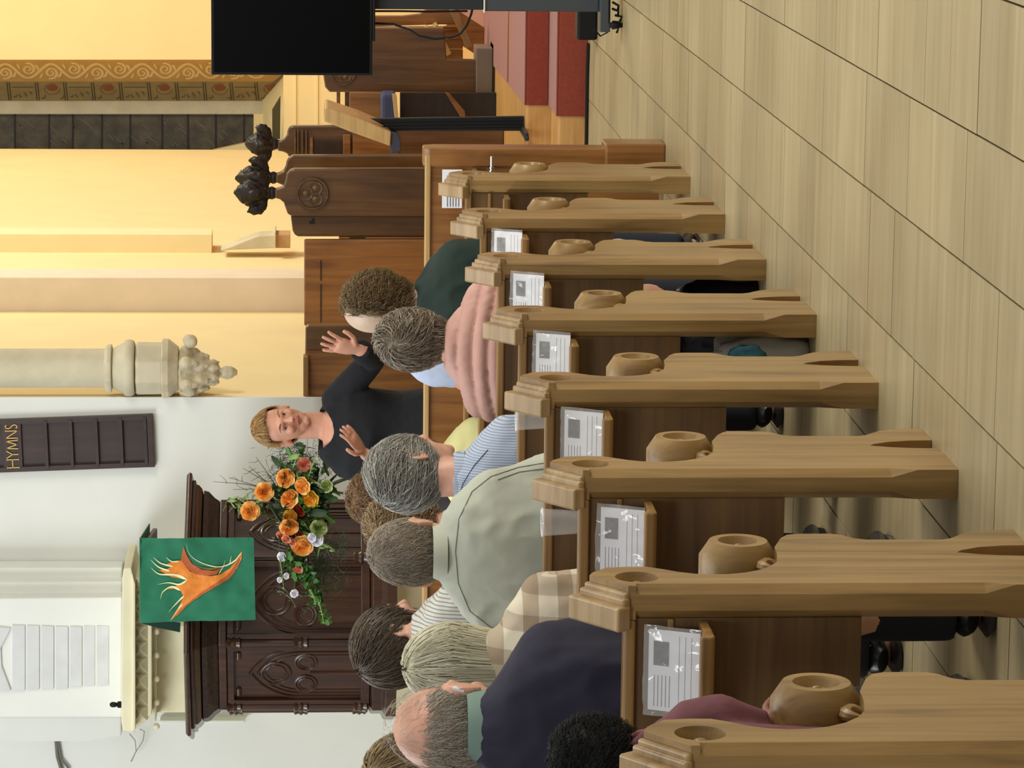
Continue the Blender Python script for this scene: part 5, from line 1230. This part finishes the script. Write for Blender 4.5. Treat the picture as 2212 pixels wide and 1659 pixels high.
sp_ = link('person', me, None, loc); tag(sp_, 'standing speaker in a black top gesturing with both hands before the pulpit flowers', 'person')
def loc_(mb): mb.v = [v-loc for v in mb.v]; return mb
b = MB(); b.loft([ring(Vector((sx.x+dx, SY, z)), rx, ry, Matrix.Identity(3), 28, 2.2) for z, rx, ry, dx in ((.72,.20,.15,0),(.86,.19,.15,0),(1.0,.175,.14,0),(1.12,.19,.145,0),(zs-.06,.205,.13,0),(zs-.02,.17,.115,0),(zs+.03,.135,.105,0),(zs+.062,.10,.085,0))])
for A_, E_, W_, cuff in ((S1b, el1, w1, .96), (S2b, el2, w2, .38)):
    b.ell(A_, (.068,.072,.068)); b.tube([A_, A_.lerp(E_,.5), E_, E_.lerp(W_, cuff*.5), E_.lerp(W_, cuff)], [.068,.062,.055,.050,.044], 14)
tm = bake(b, .008, 4, 'top', blk)
folds(tm, .007, 9, 5)
# scooped neckline: clear the cloth over the throat
tm_o = link('top', tm); sc = MB(); sc.ell((nk.x-.005, SY-.055, nk.z+.012), (.088,.085,.094), nu=32, nv=24); tm_o = boolean(tm_o, [sc.build('cutter', None)])
tm = tm_o.data; bpy.data.objects.remove(tm_o); tm.materials.clear(); tm.materials.append(blk)
for v in tm.vertices: v.co -= loc
to = link('top', tm, sp_)
b = MB()
for q in (-1, 1): b.tube([Vector((sx.x+q*.09, SY, .90)), Vector((sx.x+q*.10, SY-.01, .48)), Vector((sx.x+q*.10, SY+.01, .07))], [.10,.078,.06], 14)
b.ell((sx.x, SY, .86), (.185,.135,.11)); tm = bake(b, .014, 3, 'trousers', trousers_m)
for v in tm.vertices: v.co -= loc
link('trousers', tm, sp_)
for q in (-1, 1): b = MB(); b.tube([Vector((sx.x+q*.10, SY+.08, .035)), Vector((sx.x+q*.10, SY+.05, .045)), Vector((sx.x+q*.105, SY-.08, .04)), Vector((sx.x+q*.11, SY-.18, .03))], [.02,.044,.044,.02], 12, .8); loc_(b).build('shoe', shoe_m, sp_, smooth=True)
def HP(x, y, z): return hc+R @ Vector((x*.98, y*.98, z*.98))
eye_w = plain('eye_white', (214,206,200), .25); iris = plain('iris_dark', (46,40,36), .2); lip = plain('lip', (168,92,84), .45); brow = plain('eyebrow', (134,98,64), .8); socket = plain('eyelid', (160,104,84), .6)
for q in (-1, 1):
    b = MB(); b.ell(HP(q*.031, .081, .004), (.0100,.0095,.0058), R, 12, 8); e_ = loc_(b).build('eye', eye_w, sp_, smooth=True)
    b = MB(); b.ell(HP(q*.031+.001, .0905, .002), (.0046,.003,.0044), R, 10, 6); loc_(b).build('iris', iris, e_, smooth=True)
    b = MB(); b.tube([HP(q*.018, .0895, .007), HP(q*.031, .094, .0125), HP(q*.045, .086, .006)], [.002,.0042,.002], 8); loc_(b).build('eyelid', socket, sp_, smooth=True)
    b = MB(); b.tube([HP(q*.014, .101, .024), HP(q*.032, .099, .031), HP(q*.050, .085, .025)], [.0025,.0035,.0015], 6); loc_(b).build('eyebrow', brow, sp_, smooth=True)
b = MB(); b.tube([HP(-.024, .083, -.057), HP(-.010, .094, -.053), HP(0, .096, -.055), HP(.010, .094, -.053), HP(.024, .083, -.057)], [.0015,.0038,.0034,.0038,.0015], 8)
b.tube([HP(-.022, .083, -.059), HP(0, .094, -.064), HP(.022, .083, -.059)], [.0015,.0050,.0015], 8); loc_(b).build('lips', lip, sp_, smooth=True)
kp = lambda q: not (q.y > .022 and q.z < .086-.25*abs(q.x)) and q.z > -.07 and not (q.y > -.004 and q.z < .012) and not (abs(q.x) > .05 and q.y > -.03 and q.z < .018)
strand_hair(sp_, hc, R, 'hair', h_str, 77, radii=(.084,.106,.110), keep=kp, n=2600, L=.08, w0=.0013, jit=.25, whorl=(.2,.1,.97), lift=.0, swirl=.3, clip=True)
# ================================================================ THINGS UNDER THE PEWS
# dark shoe with grey sole and leg beneath the sixth pew, bags beneath the fourth and third
def lowbag(px, py, Yp, label, cols, w_, d_, h_, cat='bag', seed=1):
    p = at(px, py, Y=Yp); loc = Vector((min(p.x, PX-.085-w_/2), Yp, 0)); b = MB(); rr = random.Random(seed)
    b.loft([ring(Vector((0, 0, z)), w_*k1, d_*k1, Matrix.Identity(3), 20, 3) for z, k1 in ((0,.46),(h_*.15,.5),(h_*.5,.5),(h_*.8,.45),(h_,.36))])
    me = bake(b, .01, 1, 'bag_body', cols[0]); folds(me, .014, 22, seed)
    for v in me.vertices: v.co.z = max(0, v.co.z)
    r = link('tote_bag', me, None, loc); tag(r, label, cat)
    b = MB(); b.tube([(-w_*.2, -d_*.3, h_*.95), (-w_*.15, -d_*.45, h_*1.25), (w_*.15, -d_*.45, h_*1.25), (w_*.2, -d_*.3, h_*.95)], .008, 8); b.build('handle', cols[1], r, smooth=True)
    return r
white_c = plain('white_plastic_bag', (214,214,208), .5, var=.06); tealc = plain('teal_cloth', (24,74,88), .8, var=.3, vs=30)
lb = lowbag(1640, 758, pew_y[3]+.20, 'white bag on the floor beneath a pew, seen past a pew end', (white_c, white_c), .15, .22, .25, seed=3)
b = MB(); b.ell((0,0,0), (.05,.04,.055)); me = bake(b, .008, 1, 'scarf', tealc); folds(me, .016, 30, 8)
sc_ = link('scarf', me, None, (-1.655, pew_y[3]+.02, .19)); tag(sc_, 'crumpled teal scarf hanging against the white bag beneath the pew', 'scarf')
lowbag(1520, 625, pew_y[2]+.20, 'dark navy bag with shiny buckles beneath the pew in front of the pink jacket', (plain('navy_bag', (20,24,36), .4, var=.3, vs=12), black), .28, .2, .24, seed=5)
